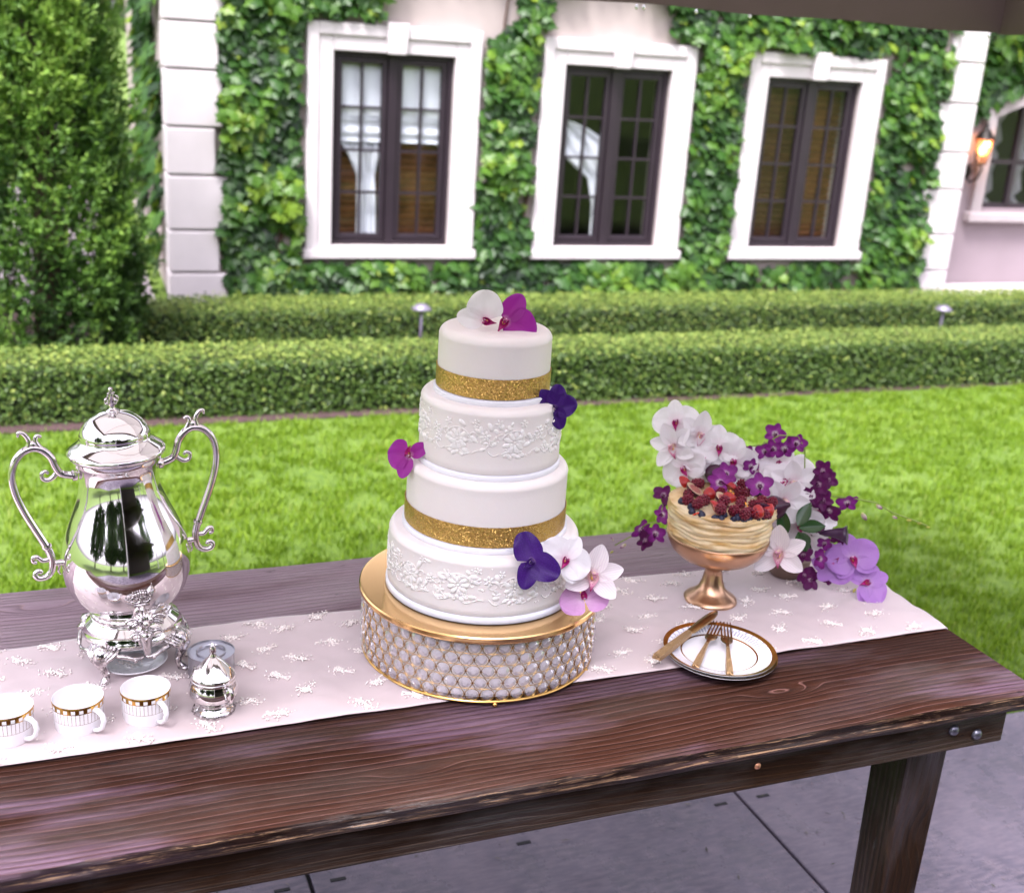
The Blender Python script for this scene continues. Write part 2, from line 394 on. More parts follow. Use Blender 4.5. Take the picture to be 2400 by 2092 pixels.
def casement(x, idx):
    # stone surround: two stepped frames, sill, keystone
    mb = MB(); o, i_ = SW/2, WW/2
    for (ro, ri, zo0, zo1, zi0, zi1, d) in ((o, o-.075, SZ0+.06, SZ1, WZ0-.02, SZ1-.075, .06), (o-.075, i_, SZ0+.06, SZ1-.075, WZ0-.02, WZ1, .042)):
        hb(mb, (x-ro, D-d, zo0), (x-ri, D-.001, zo1)); hb(mb, (x+ri, D-d, zo0), (x+ro, D-.001, zo1))
        hb(mb, (x-ri, D-d, zi1), (x+ri, D-.001, zo1))
    hb(mb, (x-i_, D-.04, WZ0-.02), (x+i_, D+.1, WZ0-.001))
    s_ = mb.build('window_surround', stone, house, smooth=False); bevel(s_, .006)
    mb = MB(); hb(mb, (x-o-.02, D-.085, SZ0), (x+o+.02, D-.001, SZ0+.059)); bevel(mb.build('sill', stone, s_, smooth=False), .008)
    mb = MB(); k = [(x-.058, WZ1-.006), (x+.058, WZ1-.006), (x+.074, SZ1+.018), (x-.074, SZ1+.018)]
    vs = [Vector((a, D-.085, b))-HO for a, b in k]+[Vector((a, D-.001, b))-HO for a, b in k]
    mb.add(vs, [(0, 1, 2, 3), (7, 6, 5, 4), (0, 4, 5, 1), (1, 5, 6, 2), (2, 6, 7, 3), (3, 7, 4, 0)]); bevel(mb.build('keystone', stone, s_, smooth=False), .008)
    # frame
    y0, y1 = D+.02, D+.075
    mb = MB(); t = .032
    hb(mb, (x-i_, y0, WZ0), (x-i_+t, y1, WZ1)); hb(mb, (x+i_-t, y0, WZ0), (x+i_, y1, WZ1)); hb(mb, (x-.03, y0-.006, WZ0), (x+.03, y1, WZ1))
    for z0, z1 in ((WZ0, WZ0+t), (WZ1-t, WZ1)):
        hb(mb, (x-i_+t, y0, z0), (x-.03, y1, z1)); hb(mb, (x+.03, y0, z0), (x+i_-t, y1, z1))
    w = mb.build('window', frame_m, house, smooth=False)
    for sx0, sx1 in ((x-i_+t, x-.03), (x+.03, x+i_-t)):
        mb = MB(); u = .036; a0, a1, b0, b1 = sx0+.003, sx1-.003, WZ0+t+.003, WZ1-t-.003
        ya, yb = y0+.008, y1-.006
        hb(mb, (a0, ya, b0), (a0+u, yb, b1)); hb(mb, (a1-u, ya, b0), (a1, yb, b1)); hb(mb, (a0+u, ya, b0), (a1-u, yb, b0+u)); hb(mb, (a0+u, ya, b1-u), (a1-u, yb, b1))
        bevel(mb.build('sash', frame_m, w, smooth=False), .004)
        gx0, gx1, gz0, gz1 = a0+u, a1-u, b0+u, b1-u
        mb = MB(); xm = (gx0+gx1)/2; hb(mb, (xm-.008, ya+.006, gz0), (xm+.008, yb-.006, gz1)); mb.build('muntin', frame_m, w, smooth=False)
        for k in range(1, 4):
            zz = gz0+(gz1-gz0)*k/4
            mb = MB(); hb(mb, (gx0, ya+.008, zz-.008), (xm-.008, yb-.008, zz+.008)); hb(mb, (xm+.008, ya+.008, zz-.008), (gx1, yb-.008, zz+.008)); mb.build('muntin', frame_m, w, smooth=False)
        for k in range(4):
            for c in range(2):
                pa, pb = (gx0, xm-.008) if c == 0 else (xm+.008, gx1)
                za = gz0+(gz1-gz0)*k/4+(.008 if k else 0); zc = gz0+(gz1-gz0)*(k+1)/4-(.008 if k < 3 else 0)
                mb = MB(); hb(mb, (pa, ya+.017, za), (pb, ya+.021, zc)); mb.build('pane', glass_m, w, smooth=False)
    # room behind
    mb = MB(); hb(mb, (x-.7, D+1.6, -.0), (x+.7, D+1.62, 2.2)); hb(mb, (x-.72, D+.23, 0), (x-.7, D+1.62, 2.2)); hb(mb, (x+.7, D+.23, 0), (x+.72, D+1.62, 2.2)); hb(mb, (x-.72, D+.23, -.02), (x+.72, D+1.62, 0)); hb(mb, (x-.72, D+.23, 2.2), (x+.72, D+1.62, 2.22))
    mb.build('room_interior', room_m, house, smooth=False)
    def slats(xa, xb, za, zc, mat, y=D+.125):
        mb = MB(); z = za
        while z < zc:
            M = Matrix.Translation(Vector((0, y, z))-HO) @ Matrix.Rotation(.55, 4, 'X'); mb.box((xa, -.0015, -.024), (xb, .0015, .024), 0, M); z += .046
        tag(mb.build('blind_slats', mat, house, smooth=False), kind='stuff')
    def tent_reflection(pts_l, pts_r, mat, y=D+.1):
        mb = MB(); nv = len(pts_l); nu = 15; vs = []
        for (lx, lz), (rx, rz) in zip(pts_l, pts_r):
            for k in range(nu+1):
                u = k/nu; vs.append(Vector((x+lx+(rx-lx)*u, y+.012*math.sin(u*22+lz*3), lz+(rz-lz)*u))-HO)
        fs = [(j*(nu+1)+k, j*(nu+1)+k+1, (j+1)*(nu+1)+k+1, (j+1)*(nu+1)+k) for j in range(nv-1) for k in range(nu)]
        mb.add(vs, fs).build('drape_shape', mat, house)  # in the casements this shape stands in for a reflected tent drape
    if idx == 0:
        mb = MB(); n_ = 26
        for k in range(n_):
            pass
        vs = []; nz = 40
        for k in range(nz+1):
            z = 1.08+(1.66-1.08)*k/nz
            for u in (0, 1): vs.append(Vector((x-.42+.84*u, D+.083+.008*math.sin(k*1.1)*(k < 14), z))-HO)
        mb.add(vs, [(2*k, 2*k+1, 2*k+3, 2*k+2) for k in range(nz)]).build('pale_reflection', reflection_m, house)  # added white sheet standing in for the reflection in the upper panes
        slats(x-.42, x+.42, .4, 1.3, blind_m, D+.16)
        tent_reflection([(-.36, 1.2), (-.34, 1.1), (-.26, .98), (-.205, .86), (-.2, .7), (-.2, .4)], [(-.06, 1.2), (-.06, 1.1), (-.06, .98), (-.085, .86), (-.075, .7), (-.07, .4)], reflection_m, D+.11)
    elif idx == 1:
        tent_reflection([(-.4, 1.3), (-.4, 1.2), (-.4, 1.1), (-.24, .97), (-.12, .88), (-.07, .7), (-.06, .4)], [(-.4, 1.305), (-.14, 1.22), (.08, 1.1), (.06, .97), (.04, .88), (.03, .7), (.03, .4)], reflection_m)
    else:
        slats(x-.42, x+.0, .4, 1.62, dark_blind_m, D+.13); slats(x+.01, x+.42, .4, 1.62, blind_m, D+.2)
for i, x in enumerate(XS): casement(x, i)

# the wing set back on the right, with its arched window and lit lantern
wing = thing('house_wing', 'set-back mauve plaster wing with arched window beside the corner stones', 'house wing', (9, 8.35, LZ)); WO = Vector((9, 8.35, LZ))
def wb(mb, a, b, mi=0): return mb.box(tuple(Vector(a)-WO), tuple(Vector(b)-WO), mi)
wing_pl = plain('wing_plaster', (.25, .2, .22), .85, var=.07, scale=2.5, bump=.2, bscale=120)  # the wing's shade is put into this darker plaster colour
Y = 8.35; ax0, ax1, az0, azs = 7.32, 8.92, .66, 1.42; rise = .2
mb = MB(); wb(mb, (6.62, Y, LZ-.1), (ax0, Y+.2, 2.15)); wb(mb, (ax1, Y, LZ-.1), (13, Y+.2, 2.15)); wb(mb, (ax0, Y, LZ-.1), (ax1, Y+.2, az0))
arc = [(ax0+(ax1-ax0)*k/16, azs+rise*(1-(2*k/16-1)**2)) for k in range(17)]
for k in range(16):
    (xa, za), (xb, zc) = arc[k], arc[k+1]
    mb.add([Vector(p)-WO for p in ((xa, Y, za), (xb, Y, zc), (xb, Y, 2.15), (xa, Y, 2.15), (xa, Y+.2, za), (xb, Y+.2, zc), (xb, Y+.2, 2.15), (xa, Y+.2, 2.15))], [(0, 1, 2, 3), (7, 6, 5, 4), (0, 4, 5, 1)])
mb.build('wall', wing_pl, wing, smooth=False)
mb = MB(); wb(mb, (6.62, Y-.18, 2.15), (13, Y+.3, 2.4)); bevel(mb.build('cornice', stone, wing, smooth=False), .02)
mb = MB()
for k in range(16):
    (xa, za), (xb, zc) = arc[k], arc[k+1]
    mb.add([Vector(p)-WO for p in ((xa, Y-.05, za), (xb, Y-.05, zc), (xb, Y-.05, zc+.1), (xa, Y-.05, za+.1), (xa, Y, za), (xb, Y, zc), (xb, Y, zc+.1), (xa, Y, za+.1))], [(0, 1, 2, 3), (0, 4, 5, 1), (3, 2, 6, 7)])
wb(mb, (ax0-.1, Y-.05, az0-.02), (ax0, Y-.001, azs+.1)); wb(mb, (ax1, Y-.05, az0-.02), (ax1+.1, Y-.001, azs+.1))
wtrim = plain('wing_trim', (.4, .35, .36), .75, var=.06); ws = mb.build('window_surround', wtrim, wing, smooth=False)
mb = MB(); wb(mb, (ax0-.14, Y-.09, az0-.1), (ax1+.14, Y-.001, az0-.021)); bevel(mb.build('sill', wtrim, ws, smooth=False), .01)
mb = MB()
for k in range(5):
    xx = ax0+(ax1-ax0)*k/4; wb(mb, (xx-.022, Y+.1, az0), (xx+.022, Y+.15, azs+rise))
for z in (az0+.02, 1.05): wb(mb, (ax0, Y+.105, z-.02), (ax1, Y+.145, z+.02))
ww = mb.build('window', frame_m, wing, smooth=False)
for k in range(4):
    for z0, z1 in ((az0+.04, 1.03), (1.07, azs+rise)):
        mb = MB(); wb(mb, (ax0+(ax1-ax0)*k/4+.022, Y+.12, z0), (ax0+(ax1-ax0)*(k+1)/4-.022, Y+.124, z1)); mb.build('pane', glass_m, ww, smooth=False)
mb = MB(); wb(mb, (ax0-.1, Y+.5, .3), (ax1+.1, Y+.52, 2)); mb.build('room_interior', room_m, wing, smooth=False)
mb = MB()
for k in range(3):
    pts = [(7.62+.32*k+.03*math.sin(j*2.2), Y+.3+.02*math.cos(j*3), .6+.07*j) for j in range(15)]
    mb.tube([Vector(p)-WO for p in pts], [.05]*15, 8, flat=.5)
mb.build('drape_shape', plain('dim_curtain', (.3, .27, .3), .9), wing)
mb = MB(); wb(mb, (6.7, Y-.5, LZ), (13, Y-.002, .02)); bevel(mb.build('plinth', stone, wing, smooth=False), .02)

lan = thing('wall_lantern', 'lit wrought-iron wall lantern glowing orange beside the arched window', 'lantern', (7.12, Y, .95))
iron = plain('wrought_iron', (.02, .016, .014), .45, .6)
mb = MB(); mb.lathe([(.0, -.02), (.05, -.02), (.06, .0), (.0, .01)], 12, 0, Matrix.Translation((0, -.012, .02)) @ Matrix.Rotation(PI/2, 4, 'X'))
mb.tube([(0, -.01, 0), (0, -.08, -.06), (0, -.16, -.02), (0, -.2, .06), (0, -.17, .1)], .009, 6); mb.tube([(0, -.01, .06), (0, -.07, .09), (0, -.12, .05), (0, -.09, .02)], .006, 6)
mb.build('bracket', iron, lan)
mb = MB(); c = (0, -.17)
for k in range(6):
    a0 = 2*PI*k/6; p0 = (c[0]+.045*math.cos(a0), c[1]+.045*math.sin(a0), .1); p1 = (c[0]+.075*math.cos(a0), c[1]+.075*math.sin(a0), .3)
    mb.tube([p0, p1], .005, 5)
mb.lathe([(.05, .095), (.05, .105), (.0, .11)], 6, 0, Matrix.Translation((c[0], c[1], 0))); mb.lathe([(.09, .3), (.085, .31), (.03, .38), (.012, .4), (.018, .415), (.0, .43)], 6, 0, Matrix.Translation((c[0], c[1], 0)))
mb.build('cage', iron, lan)
m = NT('lamp_flame'); m.set(Emission_Color=(1, .42, .1), Emission_Strength=9.0, Base_Color=(1, .5, .2)); MB().ball((c[0], c[1], .21), .026, sc=(1, 1, 1.5)).build('bulb', m.m, lan)
m = NT('amber_glass'); m.set(Base_Color=(1, .45, .12), Roughness=.15, Transmission_Weight=.9, Alpha=.5); MB().lathe([(.04, .108), (.07, .298)], 6, 0, Matrix.Translation((c[0], c[1], 0))).build('lamp_glass', m.m, lan, smooth=False)
pl = bpy.data.lights.new('lantern_light', 'POINT'); pl.energy = 4; pl.color = (1, .42, .12); pl.shadow_soft_size = .03
lo = bpy.data.objects.new('lantern_light', pl); COL.objects.link(lo); lo.parent = lan; lo.location = (c[0], c[1]-.04, .26)

# ------------------------------------------------------------------ ivy
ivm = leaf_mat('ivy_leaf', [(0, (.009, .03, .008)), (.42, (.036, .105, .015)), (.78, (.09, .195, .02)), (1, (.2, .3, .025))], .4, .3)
half = [(0, 0), (-.12, .3), (.1, .52), (.3, .34), (.52, .5), (.66, .22), (1, 0)]
tv = [(.35, 0, .1)]+[(a, b, -.06 if 0 < i < 6 else 0) for i, (a, b) in enumerate(half)]+[(a, -b, -.06) for a, b in half[-2:0:-1]]
tf = [(0, i, i+1 if i < len(tv)-1 else 1) for i in range(1, len(tv))]
IVT = (np.array(tv), np.array(tf))
def clear_of(x, z):
    for cx in XS:
        if abs(x-cx) < SW/2+.045 and SZ0-.02 < z < SZ1+.06: return False
    for (cx, cz, rx, rz) in ((2.38, 2.0, .46, .27), (3.5, 1.98, .46, .25)):
        if ((x-cx)/rx)**2+((z-cz)/rz)**2 < 1: return False
    return True
def ivy(name, label, spots, nparts, lsize):
    """spots: list of (pos, outward)"""
    P = np.array([s[0] for s in spots]); O = np.array([s[1] for s in spots]); n = len(P)
    t = thing(name, label, 'ivy', tuple(P.mean(0)*np.array([1, 1, 0])+np.array([0, 0, LZ]))); o = np.array(t.location)
    lump = np.array([mnoise.noise(Vector(p)*2.6)+.5*mnoise.noise(Vector(p)*7) for p in P])
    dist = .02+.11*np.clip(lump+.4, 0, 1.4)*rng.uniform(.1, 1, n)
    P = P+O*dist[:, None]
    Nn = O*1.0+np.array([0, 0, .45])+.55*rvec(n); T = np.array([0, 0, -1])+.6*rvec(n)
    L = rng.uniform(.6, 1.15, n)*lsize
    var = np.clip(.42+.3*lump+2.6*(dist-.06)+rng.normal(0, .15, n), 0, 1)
    var = np.where(rng.uniform(0, 1, n) < .025, 1., var)
    order = np.argsort(-dist*L); part = order[:nparts]; rest = order[nparts:]
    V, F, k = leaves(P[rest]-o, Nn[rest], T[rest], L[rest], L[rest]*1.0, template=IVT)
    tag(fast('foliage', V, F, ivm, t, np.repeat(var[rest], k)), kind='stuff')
    base = []
    for q in range(6):
        me = bpy.data.meshes.new('leaf'); me.from_pydata((IVT[0]*np.array([1, 1, 1.5 if q % 2 else .6])).tolist(), [], IVT[1].tolist()); me.materials.append(ivm)
        a = me.attributes.new('var', 'FLOAT', 'POINT'); a.data.foreach_set('value', [.25+.13*q]*len(IVT[0])); base.append(me)
    for i in part:
        nn = Vector(Nn[i]).normalized(); tt = Vector(T[i]); tt = (tt-nn*tt.dot(nn)).normalized(); ss = nn.cross(tt)
        M = Matrix(((tt.x, ss.x, nn.x, 0), (tt.y, ss.y, nn.y, 0), (tt.z, ss.z, nn.z, 0), (0, 0, 0, 1)))
        M = Matrix.Translation(Vector(P[i]-o)) @ M @ Matrix.Scale(L[i], 4)
        link('leaf', base[min(5, int(var[i]*5.99))], t, M=M)
    return t
sp = []
while len(sp) < 8600:
    x = random.uniform(.93, 6.32); z = random.uniform(.12, 3.3) if random.random() < .75 else random.uniform(.12, 1.9)
    if not clear_of(x, z): continue
    if z > 2.45 and random.random() < .6: continue
    if x > 6.22 and random.random() < .5: continue
    d = mnoise.noise(Vector((x*1.9, 4, z*1.9)))
    if d < -.42 and random.random() < .75: continue
    sp.append(((x, D-.012, z), (0, -1, 0)))
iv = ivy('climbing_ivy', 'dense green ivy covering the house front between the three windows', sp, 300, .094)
vm = plain('vine_bark', (.09, .05, .035), .9)
for k in range(9):
    x = [1.05, 1.3, 2.75, 2.95, 4.25, 4.45, 5.85, 6.0, 1.15][k]; pts = []
    for j in range(24): pts.append(Vector((x+.12*mnoise.noise(Vector((k*3, j*.25, 0))), D-.02+.008*math.sin(j), LZ+.1+j*.12))-Vector(iv.location))
    MB().tube(pts, [.014-.0004*j for j in range(24)], 5).build('vine_stem', vm, iv)
sp = []
while len(sp) < 900:
    y = random.uniform(7.95, 10.5); z = random.uniform(.2, 3.2)
    if z < 1.3 and random.random() < .45: continue
    if mnoise.noise(Vector((5, y*1.5, z*1.5))) < -.25: continue
    sp.append(((.6, y, z), (-1, 0, 0)))
ivy('climbing_ivy', 'loose ivy hanging on the house side left of the corner stones', sp, 60, .13)
sp = []
while len(sp) < 700:
    x = random.uniform(6.66, 9.6); z = random.uniform(1.45, 2.12); 
    if z < azs+rise*(1-((x-8.12)/.8)**2)+.16 and abs(x-8.12) < .95: continue
    sp.append(((x, Y-.01, z), (0, -1, 0)))
ivy('climbing_ivy', 'dark ivy above the arched window of the set-back wing', sp, 40, .12)

# ------------------------------------------------------------------ trees
bark = plain('tree_bark', (.1, .065, .05), .9, var=.35, scale=20, bump=.8, bscale=40)
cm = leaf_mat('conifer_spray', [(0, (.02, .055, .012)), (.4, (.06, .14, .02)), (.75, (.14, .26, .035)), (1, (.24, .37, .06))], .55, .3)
def conifer(label, loc, R, H, ncl, per, ls):
    t = thing('conifer_tree', label, 'tree', loc)
    pts = [(0, 0, 0), (.02, .01, H*.3), (-.02, .02, H*.6), (0, 0, H*.95)]
    mb = MB().tube(pts, [.09, .07, .045, .01], 10)
    for k in range(26):
        z = H*(.08+.8*k/26); a = k*2.4; r = R*.7*(1-z/H)**.6
        mb.tube([(0, 0, z), (r*.5*math.cos(a), r*.5*math.sin(a), z+.12), (r*math.cos(a), r*math.sin(a), z+.35)], [.022, .014, .005], 5)
    mb.build('trunk', bark, t)
    zz = H*rng.uniform(.02, 1, ncl)**1.05; a = rng.uniform(0, 2*PI, ncl)
    prof = R*np.clip((1-zz/H), 0, 1)**1.0*(.82+.18*np.minimum(1, zz/.4))
    lump = np.array([mnoise.noise(Vector((math.cos(b)*1.6, math.sin(b)*1.6, z*1.8))) for b, z in zip(a, zz)])
    rr = prof*(1+.28*lump)*np.sqrt(rng.uniform(.42, 1, ncl))
    C = np.stack([rr*np.cos(a), rr*np.sin(a), zz], 1)
    out = np.stack([np.cos(a)*.65, np.sin(a)*.65, np.full(ncl, .8)], 1)+.35*rvec(ncl)
    out /= np.linalg.norm(out, axis=1, keepdims=True)
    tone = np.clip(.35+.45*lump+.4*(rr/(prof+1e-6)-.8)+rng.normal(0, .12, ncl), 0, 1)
    s = rng.uniform(0, 1, (ncl, per))
    Ls = rng.uniform(.1, .24, ncl)
    P = C[:, None, :]+out[:, None, :]*(s*Ls[:, None])[:, :, None]+rng.normal(0, .022, (ncl, per, 3))*(1.3-s)[:, :, None]
    P = P.reshape(-1, 3); n = len(P)
    T = np.repeat(out, per, 0)+.6*rvec(n); L = rng.uniform(.6, 1.3, n)*ls
    V, F, k = leaves(P, rvec(n), T, L, L*.36)
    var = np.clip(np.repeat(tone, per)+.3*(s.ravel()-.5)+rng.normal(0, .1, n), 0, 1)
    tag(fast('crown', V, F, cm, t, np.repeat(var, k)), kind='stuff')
    return t
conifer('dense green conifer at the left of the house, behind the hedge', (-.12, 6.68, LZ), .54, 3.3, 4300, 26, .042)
conifer('smaller conifer at the left picture edge behind the first one', (-1.2, 7.6, LZ), .5, 2.3, 2200, 24, .045)
bm_ = leaf_mat('broad_leaf', [(0, (.04, .085, .015)), (.5, (.1, .19, .03)), (1, (.23, .34, .07))], .5, .45)
dm_ = leaf_mat('dark_leaf', [(0, (.015, .035, .012)), (.5, (.04, .085, .02)), (1, (.09, .16, .03))], .5, .35)
def broad(name, label, loc, R, H, ncl, per, ls, mat, group=None):
    t = thing(name, label, 'tree', loc, group=group)
    mb = MB().tube([(0, 0, 0), (.1, .05, H*.3), (-.05, 0, H*.6), (0, 0, H*.9)], [.2, .15, .09, .02], 10)
    for k in range(9):
        z = H*(.3+.06*k); a = k*2.4; mb.tube([(0, 0, z), (R*.4*math.cos(a), R*.4*math.sin(a), z+R*.25), (R*.8*math.cos(a), R*.8*math.sin(a), z+R*.5)], [.07, .04, .01], 6)
    mb.build('trunk', bark, t)
    d = rvec(ncl); r = rng.uniform(.35, 1, ncl)**.5
    C = d*r[:, None]*np.array([R, R, H*.36]); C[:, 2] += H*.62
    lump = np.array([mnoise.noise(Vector(c)*.9) for c in C]); C *= (1+.12*lump)[:, None]
    ok = lump > -.28; C = C[ok]; lump = lump[ok]; nc = len(C)
    P = (C[:, None, :]+rng.normal(0, .17, (nc, per, 3))).reshape(-1, 3); n = len(P)
    L = rng.uniform(.6, 1.3, n)*ls
    V, F, k = leaves(P, rvec(n)+np.array([0, 0, .5]), rvec(n)+np.array([0, 0, -.4]), L, L*.6)
    var = np.clip(.5+.3*np.repeat(lump, per)+rng.normal(0, .18, n), 0, 1)
    tag(fast('crown', V, F, mat, t, np.repeat(var, k)), kind='stuff')
    return t
g = 'pale green trees behind the conifer'
broad('broadleaf_tree', 'pale leafy tree with sky gaps directly behind the conifer', (.25, 14, LZ), 1.9, 6.0, 330, 26, .12, bm_, g)
broad('broadleaf_tree', 'pale leafy tree far back at the left edge of the picture', (-5.2, 17, LZ), 2.4, 6.4, 320, 26, .13, bm_, g)
broad('broadleaf_tree', 'pale green tree low behind the side path and house corner', (-.9, 18.5, LZ), 2.2, 3.9, 330, 26, .14, bm_, g)
broad('broadleaf_tree', 'pale tree farthest to the left beyond the lawn', (-9.5, 15, LZ), 2.6, 6.0, 300, 24, .15, bm_, g)
g = 'trees across the lawn opposite the house'
for lab, loc, R, H in (('dark round tree opposite the house, mirrored in the left of the silver urn', (-8.2, -3.4, LZ), 2.6, 5.6), ('dark tree behind the terrace, mirrored beside the urn spigot', (-1.3, -8.6, LZ), 2.5, 6.4), ('dark tree left of the pavilion, mirrored in the urn belly', (-4.6, -6.6, LZ), 2.1, 5.0), ('tall dark tree behind the pavilion, mirrored in the window panes', (1.6, -9.5, LZ), 3.0, 7.2), ('dark tree at the far right behind the terrace', (7.6, -8.2, LZ), 2.8, 6.0)):
    broad('shade_tree', lab, loc, R, H, 420, 20, .34, dm_, g)
st = thing('garden_shelter', 'small dark flat-roofed post shelter between the conifer and the house corner', 'shelter', (.08, 9.4, LZ))
sm_ = plain('shelter_paint', (.06, .05, .06), .6)
mb = MB().box((-.3, -.25, 1.0), (.32, .3, 1.05)).box((-.26, -.21, .95), (.28, .26, .999)); bevel(mb.build('roof', sm_, st, smooth=False), .01)
for px in (-.2, .22):
    for py in (-.16, .2): MB().box((px-.025, py-.025, 0), (px+.025, py+.025, .95)).build('post', sm_, st, smooth=False)

lm_ = plain('path_light_metal', (.22, .2, .26), .4, .4)
for lab, x, y, h in (('mushroom path light in the hedge bed left of the wedding cake', 1.93, 6.66, .3), ('mushroom path light in the hedge bed below the right corner stones', 5.66, 6.6, .26)):
    t = thing('path_light', lab, 'garden light', (x, y, LZ), group='path lights between the hedges')
    MB().tube([(0, 0, 0), (0, 0, h-.03)], .009, 8).build('stem', lm_, t)
    MB().lathe([(.0, h-.028), (.06, h-.034), (.062, h-.03), (.03, h-.005), (.0, h)], 20).build('cap', lm_, t)

# ------------------------------------------------------------------ the umbrella whose edge hangs into the picture
um = thing('patio_umbrella', 'taupe square umbrella, its straight valance edge across the top right', 'umbrella', (3.3, .3, 0))
UO = Vector((3.3, .3, 0)); 
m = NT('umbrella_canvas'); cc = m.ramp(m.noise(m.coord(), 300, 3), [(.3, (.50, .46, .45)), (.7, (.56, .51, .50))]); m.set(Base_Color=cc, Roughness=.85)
tr = m.n('ShaderNodeBsdfTranslucent'); m.l(cc, tr.inputs[0]); mx = m.n('ShaderNodeMixShader'); mx.inputs[0].default_value = .45
m.l(m.b.outputs[0], mx.inputs[1]); m.l(tr.outputs[0], mx.inputs[2]); m.l(mx.outputs[0], m.out.inputs['Surface']); tm = m.m
x0, x1, y0, y1 = -.7, 2.57, 1.06, 2.975; cx, cy = (x0+x1)/2, (y0+y1)/2; ze, zt, zv = 2.08, 2.7, 1.872
mb = MB(); NS = 10
def canopy(inset, zz):
    c4 = [(x0+inset, y0+inset), (x1-inset, y0+inset), (x1-inset, y1-inset), (x0+inset, y1-inset)]
    for s in range(4):
        a, b = Vector((*c4[s], ze+zz)), Vector((*c4[(s+1) % 4], ze+zz)); ap = Vector((cx, cy, zt+zz)); vs = []
        for j in range(NS+1):
            for i in range(NS+1):
                e = a.lerp(b, i/NS); p = e.lerp(ap, j/NS); p.z -= .05*math.sin(PI*i/NS)*math.sin(PI*j/NS); vs.append(p-UO)
        mb.add(vs, [(j*(NS+1)+i, j*(NS+1)+i+1, (j+1)*(NS+1)+i+1, (j+1)*(NS+1)+i) for j in range(NS) for i in range(NS)])
canopy(0, 0); mb.build('canopy', tm, um)
mb = MB(); c4 = [(x0, y0), (x1, y0), (x1, y1), (x0, y1)]
for s in range(4):
    a, b = Vector((*c4[s], 0)), Vector((*c4[(s+1) % 4], 0)); n_ = 40; nrm = (b-a).normalized().cross(Vector((0, 0, 1)))
    for off in (0, -.005):
        vs = []
        for k in range(n_+1):
            p = a.lerp(b, k/n_)+nrm*(off+.003*math.sin(k*1.3)); vs += [Vector((p.x, p.y, ze-.002))-UO, Vector((p.x, p.y, zv+.003*math.sin(k*.9+s)))-UO]
        mb.add(vs, [(2*k, 2*k+2, 2*k+3, 2*k+1) for k in range(n_)])
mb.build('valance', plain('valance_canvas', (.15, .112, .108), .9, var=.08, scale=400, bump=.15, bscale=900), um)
rib_m = plain('umbrella_metal', (.25, .22, .2), .4, .7)
for s in range(4):
    MB().tube([Vector((*c4[s], ze-.02)).lerp(Vector((cx, cy, ze)), .02)-UO, Vector((cx, cy, zt-.05))-UO], .009, 6).build('rib', rib_m, um)
MB().tube([Vector(p)-UO for p in ((3.3, .3, 0), (3.3, .3, 2.75))], .035, 12).build('pole', rib_m, um)
MB().tube([Vector(p)-UO for p in ((3.3, .3, 2.7), (2.6, .85, 3.0), (cx, cy, 3.0), (cx, cy, zt-.02))], .028, 10).build('arm', rib_m, um)
MB().box((-.4, -.4, 0), (.4, .4, .05)).build('base', rib_m, um, smooth=False)
wm_ = NT('rain_water'); wm_.set(Base_Color=(1, 1, 1), Roughness=0.0, Transmission_Weight=1.0, IOR=1.33)
for i, (x, lab) in enumerate(((1.405, 'leftmost raindrop hanging from the umbrella valance edge'), (1.425, 'raindrop close beside the leftmost one on the valance edge'), (1.578, 'raindrop at the middle of the umbrella valance edge'), (1.74, 'raindrop right of the middle on the valance edge'), (2.535, 'raindrop at the right end of the umbrella valance'))):
    tag(MB().lathe([(.0005, .0), (.002, -.001), (.0045, -.006), (.0042, -.010), (.002, -.0125), (0, -.013)], 12).build('raindrop', wm_.m, None, loc=(x, y1+.001, zv-.0005)), lab, 'raindrop', 'raindrops on the umbrella edge')
